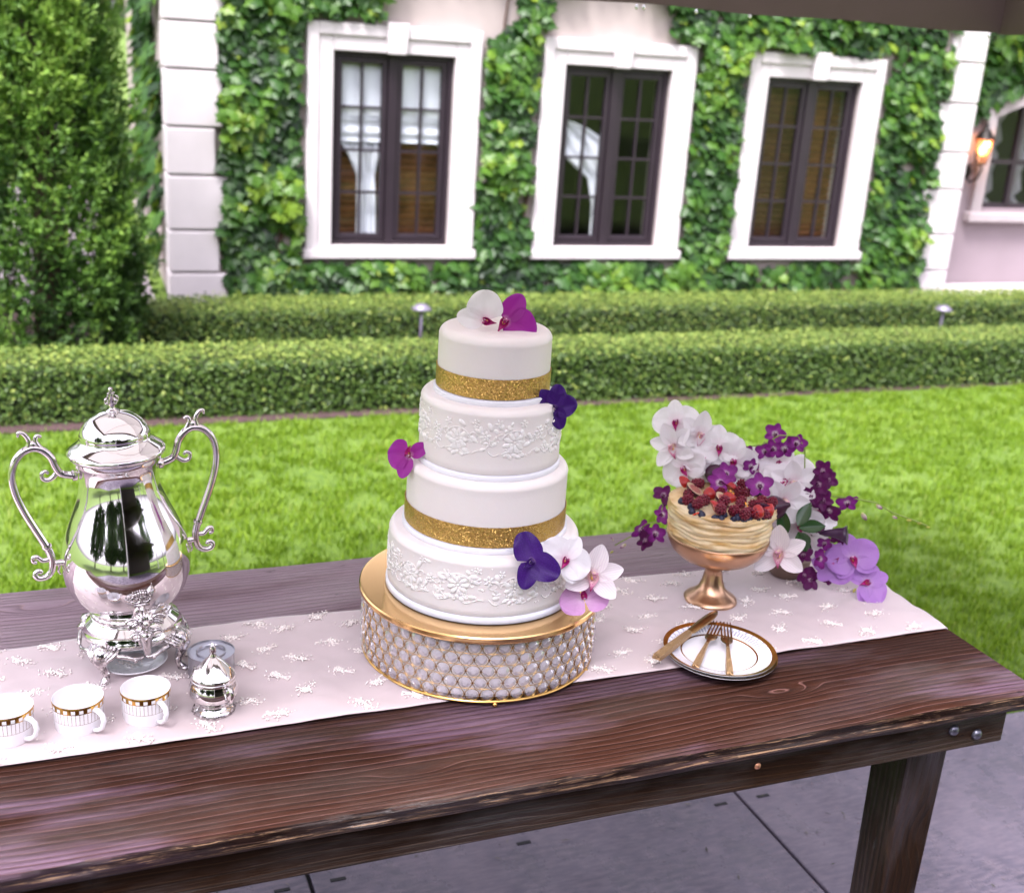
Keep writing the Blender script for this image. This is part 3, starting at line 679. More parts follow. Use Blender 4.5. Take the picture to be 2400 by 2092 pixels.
# ------------------------------------------------------------------ the table
def wood(name, dark, mid, light, bloom=None, lo=.45, hi=.62, wear=True, lin=None, vert=False):
    """plank wood: growth rings bent round knots, fine fibres, scratches, pale wear and lavender sheen painted in patches"""
    m = NT(name); tc = m.n('ShaderNodeTexCoord'); oi = m.n('ShaderNodeObjectInfo')
    off = m.n('ShaderNodeCombineXYZ'); m.l(m.math('MULTIPLY', oi.outputs['Random'], 37), off.inputs[0]); m.l(m.math('MULTIPLY', oi.outputs['Random'], 11), off.inputs[1])
    ad = m.n('ShaderNodeVectorMath', operation='ADD'); m.l(tc.outputs['Object'], ad.inputs[0]); m.l(off.outputs[0], ad.inputs[1])
    P = ad.outputs[0]
    if vert:
        s0 = m.n('ShaderNodeSeparateXYZ'); c0 = m.n('ShaderNodeCombineXYZ'); m.l(P, s0.inputs[0])
        for i0, i1 in ((0, 2), (1, 1), (2, 0)): m.l(s0.outputs[i0], c0.inputs[i1])
        P = c0.outputs[0]
    def sc(s):
        mp = m.n('ShaderNodeMapping'); mp.inputs['Scale'].default_value = s; m.l(P, mp.inputs[0]); return mp.outputs[0]
    sx = m.n('ShaderNodeSeparateXYZ'); m.l(P, sx.inputs[0])
    warp = m.noise(sc((.9, 4, 4)), 1, 3, .5)
    kd = m.voro(sc((2.3, 8, .01)), 1)
    kn = m.rng(kd, .0, .24, 1, 0, True)
    t = m.math('ADD', m.math('ADD', sx.outputs[1], sx.outputs[2]), m.math('MULTIPLY', warp, .11))
    t = m.math('ADD', t, m.math('MULTIPLY', kn, .03))
    ph = m.math('FRACT', m.math('DIVIDE', t, .0125))
    ring = m.math('POWER', ph, 2.2)                         # earlywood to a crisp latewood line
    line = m.rng(ph, .84, .97, 0, 1)
    fine = m.noise(sc((7, 300, 300)), 1, 4, .6)
    big = m.noise(sc((1.9, 5, 5)), 1, 4, .6)
    c = m.mix(ring, mid, dark)
    c = m.mix(m.rng(fine, .35, .75, 0, .5), c, light)
    c = m.mix(m.rng(big, .3, .7, .5, 0), c, dark)
    c = m.mix(m.math('MULTIPLY', line, .75), c, lin or light)
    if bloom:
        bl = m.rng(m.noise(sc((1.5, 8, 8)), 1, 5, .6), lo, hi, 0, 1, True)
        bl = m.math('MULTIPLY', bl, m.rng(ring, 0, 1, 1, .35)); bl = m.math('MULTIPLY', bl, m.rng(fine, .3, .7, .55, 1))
        c = m.mix(m.math('MULTIPLY', bl, .85), c, bloom)  # lavender sheen of reflected sky painted into the wood colour
    c = m.mix(m.math('MULTIPLY', m.rng(kd, .0, .075, 1, 0, True), .8), c, (.014, .007, .006))
    scr = m.rng(m.noise(sc((16, 55, 55)), 1, 5, .7), .67, .72)
    c = m.mix(m.math('MULTIPLY', scr, .75), c, (.01, .008, .01))
    if wear:
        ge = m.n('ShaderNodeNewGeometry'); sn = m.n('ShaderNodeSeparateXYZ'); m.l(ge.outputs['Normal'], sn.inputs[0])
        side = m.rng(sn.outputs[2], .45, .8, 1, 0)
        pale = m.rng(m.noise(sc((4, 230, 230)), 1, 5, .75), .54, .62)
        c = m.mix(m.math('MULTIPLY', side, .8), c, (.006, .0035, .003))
        c = m.mix(m.math('MULTIPLY', m.math('MULTIPLY', side, pale), .85), c, (.24, .145, .085))
    gl_ = m.noise(sc((2.2, 9, 9)), 1, 4, .6)
    m.set(Base_Color=c, Roughness=m.math('ADD', m.rng(gl_, .38, .62, .55, .24), m.math('MULTIPLY', fine, .15)), Specular_IOR_Level=m.rng(gl_, .42, .62, .05, .5))
    hgt = m.math('ADD', m.math('MULTIPLY', m.math('SUBTRACT', 1, ring), .8), m.math('MULTIPLY', fine, .5))
    hgt = m.math('SUBTRACT', hgt, m.math('MULTIPLY', scr, .6))
    m.bump(hgt, .9, .006)
    return m.m
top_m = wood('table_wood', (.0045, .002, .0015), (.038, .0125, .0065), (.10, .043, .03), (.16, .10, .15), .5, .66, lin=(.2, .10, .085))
top_b = wood('table_wood_worn_sheen', (.05, .03, .036), (.13, .082, .093), (.25, .165, .16), (.34, .26, .31), .24, .52, lin=(.36, .25, .24))  # back plank: sky sheen painted in as paler, worn-looking wood
apron_m = wood('apron_wood', (.004, .002, .0012), (.017, .0075, .0035), (.035, .016, .007), None, wear=False)
tb = thing('farm_table', 'dark brown rustic plank table carrying the cake and urn', 'table', (0, 0, 0), (0, 0, TY))
TX0, TX1 = -.95, 1.572; TZ = .76
def plank(y0, y1, front=False, back=False):
    nx = 190; mb = MB(); vs = []; rows = []
    for i in range(nx+1):
        x = TX0+(TX1-TX0)*i/nx
        nz = lambda a, s, k: a*mnoise.noise(Vector((x*s, k*7.7, y0*3)))
        if front:
            wv = nz(.006, 3, 1)+nz(.0025, 17, 2)
            prof = [(y1, -.04), (y1, -.003), (y1-.003, 0), (y0+.03, 0), (y0+.009+nz(.003, 9, 3), nz(.0006, 9, 8)), (y0+.002+nz(.003, 22, 4), -.004+nz(.001, 30, 9)), (y0+.002+wv+nz(.0025, 40, 5), -.011), (y0+.006+wv+nz(.003, 33, 6), -.020), (y0+.003+nz(.003, 14, 7), -.029), (y0+.008+nz(.004, 5, 10), -.038+nz(.004, 4, 11)), (y0+.02, -.041+nz(.003, 4, 11))]
        else:
            b = nz(.003, 4, 12) if back else 0
            prof = [(y1-.003+b, -.04), (y1+b, -.036), (y1+b, -.004), (y1-.004+b, 0), (y0+.003, 0), (y0, -.003), (y0, -.04)]
        rows = len(prof); vs += [(x, a, TZ+c) for a, c in prof]
    fs = [(i*rows+j, (i+1)*rows+j, (i+1)*rows+(j+1) % rows, i*rows+(j+1) % rows) for i in range(nx) for j in range(rows)]
    fs += [tuple(range(rows)), tuple(nx*rows+j for j in range(rows-1, -1, -1))]
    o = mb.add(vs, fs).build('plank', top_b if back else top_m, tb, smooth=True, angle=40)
    return o
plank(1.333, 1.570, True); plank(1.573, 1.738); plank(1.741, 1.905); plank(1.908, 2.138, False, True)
mb = MB().box((TX0+.03, 1.362, .648), (1.540, 1.398, .7185)); bevel(mb.build('apron', apron_m, tb, smooth=False), .003)
mb = MB().box((TX0+.03, 2.075, .648), (1.540, 2.11, .7185)); bevel(mb.build('apron', apron_m, tb, smooth=False), .003)
for xx in (1.46, TX0+.04):
    mb = MB().box((xx, 1.3985, .650), (xx+.038, 2.0745, .7183)); bevel(mb.build('end_rail', apron_m, tb, smooth=False), .003)
def leg(x, y):
    t_, f_ = .0445, .038; mb = MB()
    mb.add([(x-f_, y-f_, 0), (x+f_, y-f_, 0), (x+f_, y+f_, 0), (x-f_, y+f_, 0), (x-t_, y-t_, .647), (x+t_, y-t_, .647), (x+t_, y+t_, .647), (x-t_, y+t_, .647)],
           [(3, 2, 1, 0), (4, 5, 6, 7)]+[(k, (k+1) % 4, 4+(k+1) % 4, 4+k) for k in range(4)])
    bevel(mb.build('leg', leg_m, tb, smooth=False), .004)
leg_m = wood('leg_wood', (.0035, .002, .0012), (.013, .006, .003), (.028, .013, .006), None, wear=False, vert=True)
leg(1.4165, 1.4445); leg(.10, 2.03); leg(-.82, 1.4445); leg(-.82, 2.03)
bolt_m = plain('galvanised', (.12, .12, .15), .35, .9, var=.3, scale=200)
for bx, bz in ((1.424, .690), (1.478, .673)):
    MB().lathe([(.0, -.008), (.004, -.0078), (.008, -.005), (.0105, -.001), (.0105, .001)], 20).build('bolt', bolt_m, tb, loc=(bx, 1.3615, bz), rot=(-PI/2, 0, 0))
MB().lathe([(.0, -.003), (.004, -.002), (.006, .0005)], 14).build('screw_head', plain('copper_screw', (.5, .25, .15), .4, .9), tb, loc=(1.03, 1.3615, .69), rot=(-PI/2, 0, 0))

# ------------------------------------------------------------------ the runner and its embroidery
def rz(x, y):      # height of the cloth over the wood, table frame
    w = .003+.0034*mnoise.noise(Vector((x*4.5+y*3, y*9, 1)))+.0030*mnoise.noise(Vector((x*13-y*9, y*24, 5)))+.0016*mnoise.noise(Vector((x*34+y*20, y*30, 8)))
    w += .005*max(0, math.sin(x*9+y*14+2*mnoise.noise(Vector((x*3, y*3, 9)))))**6
    e = min((y-1.566)/.05, (1.912-y)/.05, 1); e = max(0, e)
    return TZ+.0018+max(0, w)*(.35+.65*e)
m = NT('runner_satin'); v = m.coord()
m.set(Base_Color=m.ramp(m.noise(v, 6, 3), [(.3, (.5, .415, .42)), (.7, (.57, .48, .485))]), Roughness=.42, Specular_IOR_Level=.4, Sheen_Weight=.35, Sheen_Roughness=.4)
w1 = m.n('ShaderNodeTexWave', bands_direction='Y'); w1.inputs['Scale'].default_value = 500; m.l(v, w1.inputs[0])
m.bump(w1.outputs['Fac'], .05, .001); run_m = m.m
nx, ny = 300, 44; mb = MB(); vs = []
for i in range(nx+1):
    x = -.9+(1.5685+.9)*min(1, i/(nx-14)); dz = 0
    for j in range(ny+1):
        y = 1.566+.346*j/ny; wob = .004*math.sin(x*7)+.003*math.sin(x*19+1); bw = .012*mnoise.noise(Vector((x*6, 0, 3))) if j == ny else 0
        yy = y+wob*(j/ny)*.8+bw
        if i <= nx-14: vs.append((x, yy, rz(x, y)))
        else:
            k = (i-(nx-14))/14; vs.append((x+.008+.006*math.sin(y*40)*k, yy, TZ+.002-.16*k**1.1))
fs = [(i*(ny+1)+j, (i+1)*(ny+1)+j, (i+1)*(ny+1)+j+1, i*(ny+1)+j+1) for i in range(nx) for j in range(ny)]
run = mb.add(vs, fs).build('table_runner', run_m, None, rot=(0, 0, TY))
tag(run, 'blush satin table runner with beaded flower sprigs along the plank table', 'table runner')
sol = run.modifiers.new('s', 'SOLIDIFY'); sol.thickness = .0012; sol.offset = 1
bead_m = plain('silver_bead', (.9, .86, .82), .2, .4, var=.12, scale=300)
thread_m = plain('embroidery_thread', (.84, .77, .73), .6, 0, var=.1, scale=200)
sprigs = []
for q in range(5):
    r_ = random.Random(q); mb = MB()
    def flw(cx, cy, s):
        for k in range(6):
            a = 2*PI*k/6+r_.random(); mb.ball((cx+s*.62*math.cos(a), cy+s*.62*math.sin(a), .0016), s*.42, 0, None, 6, 4, (1, .8, .35))
        mb.ball((cx, cy, .0024), s*.3, 1, None, 6, 4, (1, 1, .8))
    for k in range(3): flw(r_.uniform(-.011, .011), r_.uniform(-.008, .008), r_.uniform(.0045, .0068))
    for k in range(46):
        a = r_.uniform(0, 2*PI); d = abs(r_.gauss(0, .0095)); mb.ball((d*math.cos(a)*1.35, d*math.sin(a)*.85, .0014), r_.uniform(.0009, .0019), r_.randint(0, 1), None, 5, 4)
    for k in range(3):
        a = r_.uniform(0, 2*PI); L = r_.uniform(.012, .019); b = r_.uniform(-.8, .8)
        pts = [(L*t*math.cos(a+b*t)*1.25, L*t*math.sin(a+b*t)*.9, .0012) for t in (0, .3, .6, 1)]
        mb.tube(pts, [.0009]*4, 4, 0)
        mb.ball(pts[-1], .003, 0, None, 6, 4, (1, .6, .4))
    sprigs.append(mb.mesh('embroidered_sprig', [thread_m, bead_m]))
occupied = []
r_ = random.Random(5); row = 0
for j, y in enumerate((1.588, 1.640, 1.695, 1.750, 1.805, 1.860, 1.896)):
    x = -.22+.055*(j % 2)
    while x < 1.55:
        xx = x+r_.uniform(-.014, .014); yy = y+r_.uniform(-.008, .008)
        link('embroidered_sprig', r_.choice(sprigs), run, (xx, min(1.899, max(1.58, yy)), rz(xx, yy)+.0012), (0, 0, r_.uniform(-.7, .7)+(PI if r_.random() < .5 else 0)))
        x += .108

# ------------------------------------------------------------------ silver
def silver(name, rough=.05, scr=.04, col=(.8, .775, .78)):
    m = NT(name); v = m.coord()
    f = m.noise(v, 40, 5, .7)
    m.set(Base_Color=col, Metallic=1.0, Roughness=m.rng(f, .3, .75, rough, rough+scr))
    m.bump(m.noise(v, 25, 2), .02, .002); return m.m
silv = silver('polished_silver')
m = NT('chased_silver'); v = m.coord()
m.set(Base_Color=m.ramp(m.noise(v, 160, 3), [(.35, (.3, .27, .29)), (.6, (.85, .8, .8))]), Metallic=1.0, Roughness=.16)
m.bump(m.noise(v, 130, 2), .3, .002); chas = m.m
hand_m = silver('handle_silver', .09, .08, (.78, .73, .74)); 
URN = (.068, 1.822, TZ+.004)
urn = thing('coffee_urn', 'tall polished silver two-handled coffee urn at the left of the table', 'coffee urn', URN, (math.radians(-.5), math.radians(-2.6), math.radians(8)))
# heights above the table
prof = [(.0, .087), (.055, .087), (.06, .09), (.0615, .096), (.06, .101), (.066, .108), (.078, .122), (.0885, .138), (.0955, .158), (.0985, .180), (.0975, .2), (.0925, .222), (.085, .243), (.076, .264), (.068, .284), (.0625, .302), (.0595, .320), (.0585, .336), (.0605, .345), (.0645, .349), (.066, .353), (.066, .358)]
MB().lathe(prof, 72).build('body', silv, urn)
lid = MB().lathe([(.066, .3585), (.071, .361), (.0735, .365), (.0725, .369), (.066, .374), (.0575, .380), (.0525, .386), (.0515, .390), (.0525, .3925), (.0508, .397), (.0475, .405), (.041, .4135), (.0325, .420), (.022, .425), (.013, .4275), (.010, .428), (.0, .428)], 64).build('lid', silv, urn)
mb = MB().lathe([(.011, .439), (.012, .441), (.006, .444), (.0045, .449), (.006, .453), (.0035, .470), (.0048, .474), (.003, .479), (.0042, .484), (.0035, .489), (.0, .491)], 16)
for k in range(4):
    a = k*PI/2+.4; ca, sa = math.cos(a), math.sin(a)
    mb.tube([((.004+.0085*math.sin(t)*1.0)*ca, (.004+.0085*math.sin(t))*sa, .4635-.0085*math.cos(t)+.0) for t in (0, .5, 1, 1.6, 2.2, 2.8)], [.0016, .002, .0024, .0024, .002, .0012], 6)
    mb.ball((.0095*ca, .0095*sa, .459), .0032, 0, None, 8, 5)
    mb.ball((.0055*ca, .0055*sa, .4775), .0022, 0, None, 6, 4)
fo = mb.build('finial', chas, lid); fo.location = (0, 0, .428-.439*.74); fo.scale = (.9, .9, .74)
MB().lathe([(.0605, .0935), (.0635, .0955), (.0635, .099), (.0605, .101)], 48).build('collar', chas, urn)
MB().lathe([(.0, .094), (.0605, .094), (.0635, .0915), (.0620, .0885), (.0665, .084), (.0725, .0785), (.0722, .0745), (.0765, .0695), (.0785, .063), (.0755, .0575), (.067, .055), (.0, .055)], 64).build('base', silv, urn, angle=50)
# legs: four cabriole legs with leaf knees joined by swags
legv = []
for k in range(4):
    a = PI/4+k*PI/2; ca, sa = math.cos(a), math.sin(a); mb = MB()
    sw = [(.074, .066), (.086, .060), (.0905, .049), (.0865, .036), (.080, .024), (.079, .014), (.084, .006), (.093, .003)]
    mb.tube([(r*ca, r*sa, z) for r, z in sw], [.008, .0125, .0115, .0082, .006, .0056, .0072, .004], 12)
    for j in range(-4, 5):   # fluted acanthus knee
        mb.tube([(.0775*math.cos(a+j*.085), .0775*math.sin(a+j*.085), .069-.0012*abs(j)), (.0905*math.cos(a+j*.062), .0905*math.sin(a+j*.062), .060-.001*abs(j)), (.0945*math.cos(a+j*.032), .0945*math.sin(a+j*.032), .047), (.0895*math.cos(a+j*.012), .0895*math.sin(a+j*.012), .031)], [.0026, .0038, .003, .0012], 6)
    for j in (-1, 1):        # flat swag to the neighbouring leg, ending in a curl
        pts = [(.084*math.cos(a+j*b_), .084*math.sin(a+j*b_), z) for b_, z in ((.10, .050), (.25, .0555), (.42, .053), (.58, .0485), (.70, .0475), (.77, .050))]
        mb.tube(pts, [.003, .0042, .0038, .0036, .003, .0016], 8)
        mb.ball((.0855*math.cos(a+j*.62), .0855*math.sin(a+j*.62), .0455), .0036, 0, None, 8, 5)
        mb.ball((.081*math.cos(a+j*.075), .081*math.sin(a+j*.075), .021), .0034, 0, None, 7, 5)
    mb.ball((.089*ca, .089*sa, .0045), .0052, 0, None, 8, 5, (1.3, 1.3, .75))
    mb.build('leg', chas, urn)
def scroll(c, r, a0, turns, n=12, s=1):
    return [(c[0]+r*(1-.75*t/n)*math.cos(a0+s*turns*2*PI*t/n), 0, c[1]+r*(1-.75*t/n)*math.sin(a0+s*turns*2*PI*t/n)) for t in range(n+1)]
for s in (-1, 1):
    mb = MB(); W = lambda pts: [(s*x, 0, z) for x, z in pts]
    def cr(pts, per=6):
        P = [pts[0]]+pts+[pts[-1]]; out = []
        for i in range(1, len(P)-2):
            for t in range(per):
                u = t/per; f = lambda k: .5*((2*P[i][k])+(-P[i-1][k]+P[i+1][k])*u+(2*P[i-1][k]-5*P[i][k]+4*P[i+1][k]-P[i+2][k])*u*u+(-P[i-1][k]+3*P[i][k]-3*P[i+1][k]+P[i+2][k])*u**3)
                out.append((f(0), f(1)))
        return out+[pts[-1]]
    mb.tube(W(cr([(.060, .334), (.072, .336), (.084, .341), (.090, .352), (.095, .368), (.106, .381), (.119, .386), (.134, .381), (.146, .367), (.152, .345), (.150, .318), (.142, .290), (.131, .262), (.121, .238), (.115, .222)])), [.0058]*85, 10)
    mb.tube(W(cr([(.086, .346), (.093, .338), (.101, .333), (.109, .335), (.111, .343), (.105, .347), (.101, .343)])), [.0045-.00006*k for k in range(37)], 8)
    mb.tube(W(cr([(.108, .384), (.114, .396), (.111, .404), (.105, .402)])), [.0045-.00012*k for k in range(19)], 8)
    mb.tube(W(cr([(.126, .385), (.123, .398), (.129, .410), (.136, .412), (.137, .406)])), [.0045-.0001*k for k in range(25)], 8)
    mb.ball((s*.118, 0, .391), .007, 0, None, 8, 5, (1, .7, 1))
    mb.tube(W(cr([(.115, .224), (.110, .205), (.112, .186), (.121, .176), (.133, .176), (.137, .183), (.131, .188), (.127, .184)])), [.0062-.00007*k for k in range(43)], 9)
    mb.tube(W(cr([(.115, .204), (.124, .204), (.131, .211), (.137, .211), (.137, .204), (.132, .203)])), [.004-.00004*k for k in range(31)], 7)
    mb.tube(W([(.092, .196), (.104, .196), (.111, .196)]), [.0055, .0045, .005], 8)
    mb.tube(W(cr([(.104, .197), (.101, .19), (.103, .182), (.100, .176)])), [.003-.0001*k for k in range(19)], 6)
    mb.lathe([(.0085, -.003), (.0085, .003), (.0065, .004)], 12, 0, Matrix.Translation((s*.0645, 0, .3345)) @ Matrix.Rotation(PI/2, 4, 'Y'))
    mb.lathe([(.0072, -.003), (.0078, 0), (.0072, .003)], 12, 0, Matrix.Translation((s*.1155, 0, .226)))
    h = mb.build('handle', hand_m, urn)
# spigot: leaf key, crown, tapered nozzle, on the camera side
FD = math.radians(-90-8+0); sp = link('spigot', MB().tube([(0, -.07, .112), (0, -.098, .104), (0, -.112, .101)], [.012, .009, .009], 12).mesh('spigot', silv), urn)
MB().lathe([(.004, -.034), (.0052, -.034), (.0095, -.004), (.011, .0), (.0085, .004), (.0, .008)], 20, 0, Matrix.Translation((0, -.112, .103))).build('nozzle', silv, sp)
mb = MB(); rr = random.Random(3)
kc = Vector((0, -.114, .122))
for j in range(-4, 5):
    a = j*.28; mb.tube([kc+Vector((0, -.001, -.01)), kc+Vector((.011*math.sin(a), -.004, .004+.006*math.cos(a))), kc+Vector((.021*math.sin(a), -.001, .0+.021*math.cos(a)))], [.0026, .0036, .002], 6)
for s in (-1, 1):
    for r0, cxx, czz in ((.0125, .0125, -.003), (.008, .0125, -.003), (.009, .02, .006), (.007, .016, -.018)):
        mb.tube([kc+Vector((s*(cxx+r0*math.cos(t)), -.004, czz+r0*.8*math.sin(t))) for t in np.linspace(0, 5.6, 16)], [.0028-.00009*k for k in range(16)], 6)
    mb.ball(kc+Vector((s*.008, -.006, .008)), .0045, 0, None, 8, 5)
mb.ball(kc+Vector((0, -.008, .003)), .0065, 0, None, 8, 6); mb.ball(kc+Vector((0, -.007, -.012)), .004, 0, None, 8, 5, (.7, .7, 1.5))
mb.build('tap_key', chas, sp)
mb = MB(); kc = Vector((0, -.098, .158))
mb.tube([(0, -.103, .132), (0, -.1, .145)], [.006, .004], 8)
for s in (-1, 1):
    mb.tube([kc+Vector((s*(.007+.007*math.cos(t)), 0, -.002+.006*math.sin(t))) for t in np.linspace(0, 6.2, 14)], .0024, 6)
for j in range(-3, 4): mb.tube([kc+Vector((j*.0034, -.001, .004)), kc+Vector((j*.0038, -.0015, .0115-abs(j)*.001))], [.0022, .0012], 6)
mb.box((-.012, -.1005, .1445), (.012, -.0965, .1485)); mb.build('crown_ornament', chas, sp)

china = plain('white_china', (.84, .83, .86), .12, 0, var=.015, Coat_Weight=.5, Coat_Roughness=.03)
gold_rim = plain('gilt', (.62, .36, .09), .2, 1.0, var=.15, scale=60)
gold_line = plain('gilt_line', (.2, .1, .06), .4, .3)
grey_print = plain('grey_print', (.4, .4, .5), .3)
t = thing('saucer', 'shallow glossy white saucer beneath the silver urn', 'saucer', (.0615, 1.800, TZ+.006))
MB().lathe([(.0, .001), (.03, .001), (.033, .004), (.05, .012), (.0545, .016), (.0535, .017), (.045, .012), (.034, .007), (.031, .0045), (.0, .004)], 56).build('dish', china, t)
CUPS = ((.072, 1.6415, 'white china cup with gold check rim nearest the sugar bowl', -62), (-.023, 1.638, 'white china cup with gold check rim in the middle of three', -52), (-.119, 1.634, 'white china cup with gold check rim cut by the left picture edge', -44))
CA = []
for k in range(40): CA += [2*PI*k/40, 2*PI*(k+.12)/40, 2*PI*(k+.56)/40]
cp = [(.0, .0025), (.029, .0025), (.0295, .0), (.0315, .0), (.0338, .005), (.0351, .0225), (.0352, .0231), (.0361, .0398), (.0362, .0412), (.0365, .0468), (.0367, .0498), (.0362, .0506), (.0353, .0500), (.0338, .02), (.032, .006), (.028, .0045), (.0, .0045)]
def cupmi(i, k):
    p, q = divmod(k, 3)
    if i == 5: return 2
    if i == 6: return 2 if q == 0 else 0
    if i == 7: return 1
    if i == 8: return 0 if (p % 2 == 0) else 1
    if i in (9, 10): return 1
    return 0
cup_me = MB().lathe(cp, 0, cupmi, None, angs=CA).mesh('cup_body', [china, gold_rim, gold_line], angle=50)
hp = [(.0345, .041), (.044, .043), (.0525, .039), (.0555, .030), (.052, .019), (.044, .0115), (.0345, .008)]
hd_me = MB().tube([(x, 0, z) for x, z in hp], [.0042, .0036, .0034, .0034, .0033, .0034, .004], 10, flat=1.25).mesh('cup_handle', china)
for x, y, lab, a in CUPS:
    t = thing('coffee_cup', lab, 'cup', (x, y, TZ+.0055), (0, 0, math.radians(a)), 'china cups in a row')
    link('body', cup_me, t); link('handle', hd_me, t)

sb = thing('sugar_bowl', 'small lidded silver sugar bowl with side handles beside the cups', 'sugar bowl', (.1705, 1.6375, TZ+.0055), (0, 0, math.radians(-62)))
MB().lathe([(.0, .002), (.022, .002), (.027, .0), (.0305, .002), (.031, .0055), (.027, .008), (.0225, .0135), (.0225, .016), (.028, .0205), (.035, .029), (.0378, .0375), (.0365, .046), (.0335, .0525), (.0322, .0555), (.0335, .0575), (.0325, .0585), (.0, .0585)], 48).build('body', silv, sb)
MB().lathe([(.0307, .0), (.0325, .0025), (.0307, .005)], 40, ripple=lambda a, i: .03*math.sin(24*a)).build('foot_rim', chas, sb, loc=(0, 0, .0008))
ld = MB().lathe([(.0325, .0588), (.0338, .060), (.032, .064), (.024, .074), (.013, .086), (.0075, .0905), (.0055, .0925), (.0, .0925)], 48, ripple=lambda a, i: .028*math.sin(8*a)*(i in (3, 4))).build('lid', silv, sb)
mb = MB().lathe([(.0055, .092), (.006, .094), (.003, .0965), (.0052, .1), (.0048, .106), (.003, .112), (.0, .115)], 12)
for k in range(18): a = k*2.4; mb.ball((.0046*(1-k/26)*math.cos(a), .0046*(1-k/26)*math.sin(a), .0985+k*.0009), .0014, 0, None, 5, 4)
mb.build('finial', chas, ld)
for s in (-1, 1):
    MB().tube([(s*x, 0, z) for x, z in ((.034, .052), (.040, .0555), (.0465, .0535), (.0495, .046), (.047, .037), (.041, .0305), (.0365, .031))], [.0024, .0026, .003, .0027, .0026, .0024, .002], 8, flat=1.4).build('handle', chas, sb)
tin = thing('fuel_tin', 'round grey metal tin with recessed lid behind the sugar bowl', 'tin', (.1805, 1.7585, TZ+.005))
tin_m = plain('brushed_tin', (.45, .45, .5), .28, .95, var=.08, scale=30)
MB().lathe([(.0, .0), (.0362, .0), (.0372, .001), (.0365, .003), (.0365, .0335), (.0376, .0355), (.0376, .0368), (.0366, .037), (.0358, .0345), (.0235, .0345)], 56).build('can', tin_m, tin, angle=40)
MB().lathe([(.0235, .0345), (.0235, .0368), (.0225, .0374), (.0215, .0366), (.0205, .0325), (.0, .0325)], 48).build('lid', tin_m, tin, angle=40)

# ------------------------------------------------------------------ the crystal cake stand
CX, CY = .631, 1.748
goldm = plain('polished_gold', (1.0, .62, .27), .16, 1.0, var=.04, scale=5)
gwire = plain('gold_wire', (.62, .38, .12), .25, 1.0, var=.1, scale=100)
m = NT('crystal'); m.set(Base_Color=(.98, .96, .99), Roughness=.0, Transmission_Weight=1.0, IOR=1.5)
tr = m.n('ShaderNodeBsdfTransparent'); tr.inputs[0].default_value = (.98, .96, .99, 1); df = m.n('ShaderNodeBsdfDiffuse'); df.inputs[0].default_value = (.9, .86, .92, 1)
mx = m.n('ShaderNodeMixShader'); mx.inputs[0].default_value = .22; m.l(m.b.outputs[0], mx.inputs[1]); m.l(df.outputs[0], mx.inputs[2])
mx2 = m.n('ShaderNodeMixShader'); mx2.inputs[0].default_value = .58; m.l(mx.outputs[0], mx2.inputs[1]); m.l(tr.outputs[0], mx2.inputs[2]); m.l(mx2.outputs[0], m.out.inputs['Surface']); crys = m.m
stand = thing('cake_stand', 'round gold cake stand with drum of crystal beads under the wedding cake', 'cake stand', (CX, CY, TZ+.004))
MB().lathe([(.0, .121), (.2, .121), (.2045, .1215), (.2065, .1195), (.207, .114), (.2045, .110), (.2, .1095), (.0, .1095)], 120).build('top_plate', goldm, stand, angle=35)
MB().lathe([(.1975+.0028*math.cos(t), .0045+.0028*math.sin(t)) for t in np.linspace(0, 2*PI, 9)], 110).build('bottom_ring', gwire, stand)
MB().lathe([(.184, .006), (.184, .108)], 72).build('added_drum', plain('drum_reflector', (.93, .88, .89), .35), stand)  # white drum added inside to brighten the gaps behind the crystals
RS = .1985; NR = 52; RH = .0205
mb = MB(); nt = 14
for k in range(nt):
    a = 2*PI*k/nt; c_, s_ = math.cos(a), math.sin(a)
mb = MB()
vs = []; fs = []; n1, n2 = 16, 5; R1 = .0115; R2 = .0007
for i in range(n1):
    a = 2*PI*i/n1
    for j in range(n2):
        b = 2*PI*j/n2; r = R1+R2*math.cos(b); vs.append((r*math.cos(a), R2*math.sin(b), r*.93*math.sin(a)))
fs = [(i*n2+j, ((i+1) % n1)*n2+j, ((i+1) % n1)*n2+(j+1) % n2, i*n2+(j+1) % n2) for i in range(n1) for j in range(n2)]
mb.add(vs, fs).tube([(-.0115, 0, 0), (-.009, 0, 0)], .0007, 4).tube([(.009, 0, 0), (.0115, 0, 0)], .0007, 4)
ring_me = mb.mesh('wire_ring', gwire)
mb = MB(); NC = 8; vs = [(0, -.0044, 0), (0, .0044, 0)]
for (r, y) in ((.0036, -.0042), (.0092, -.0006), (.0092, .0006), (.0036, .0042)):
    for k in range(NC): a = 2*PI*(k+.5*(r < .005))/NC; vs.append((r*math.cos(a), y, r*math.sin(a)))
fs = [(0, 2+(k+1) % NC, 2+k) for k in range(NC)]+[(1, 2+3*NC+k, 2+3*NC+(k+1) % NC) for k in range(NC)]
for q in range(3):
    for k in range(NC): fs += [(2+q*NC+k, 2+q*NC+(k+1) % NC, 2+(q+1)*NC+(k+1) % NC, 2+(q+1)*NC+k)]
mb.add(vs, fs); cr_me = mb.mesh('crystal', crys, smooth=False)
for row in range(5):
    for k in range(NR):
        a = 2*PI*(k+.5*(row % 2))/NR
        M = Matrix.Translation((RS*math.cos(a), RS*math.sin(a), .0175+RH*row)) @ Matrix.Rotation(a+PI/2, 4, 'Z')
        link('wire_ring', ring_me, stand, M=M); link('crystal', cr_me, stand, M=M @ Matrix.Rotation(.3*((k*7+row*3) % 5), 4, 'Y'))
for k in range(6):
    a = k*PI/3+.35; MB().ball((.198*math.cos(a), .198*math.sin(a), -.0005), .0045, 0, None, 10, 6).build('foot', gwire, stand)

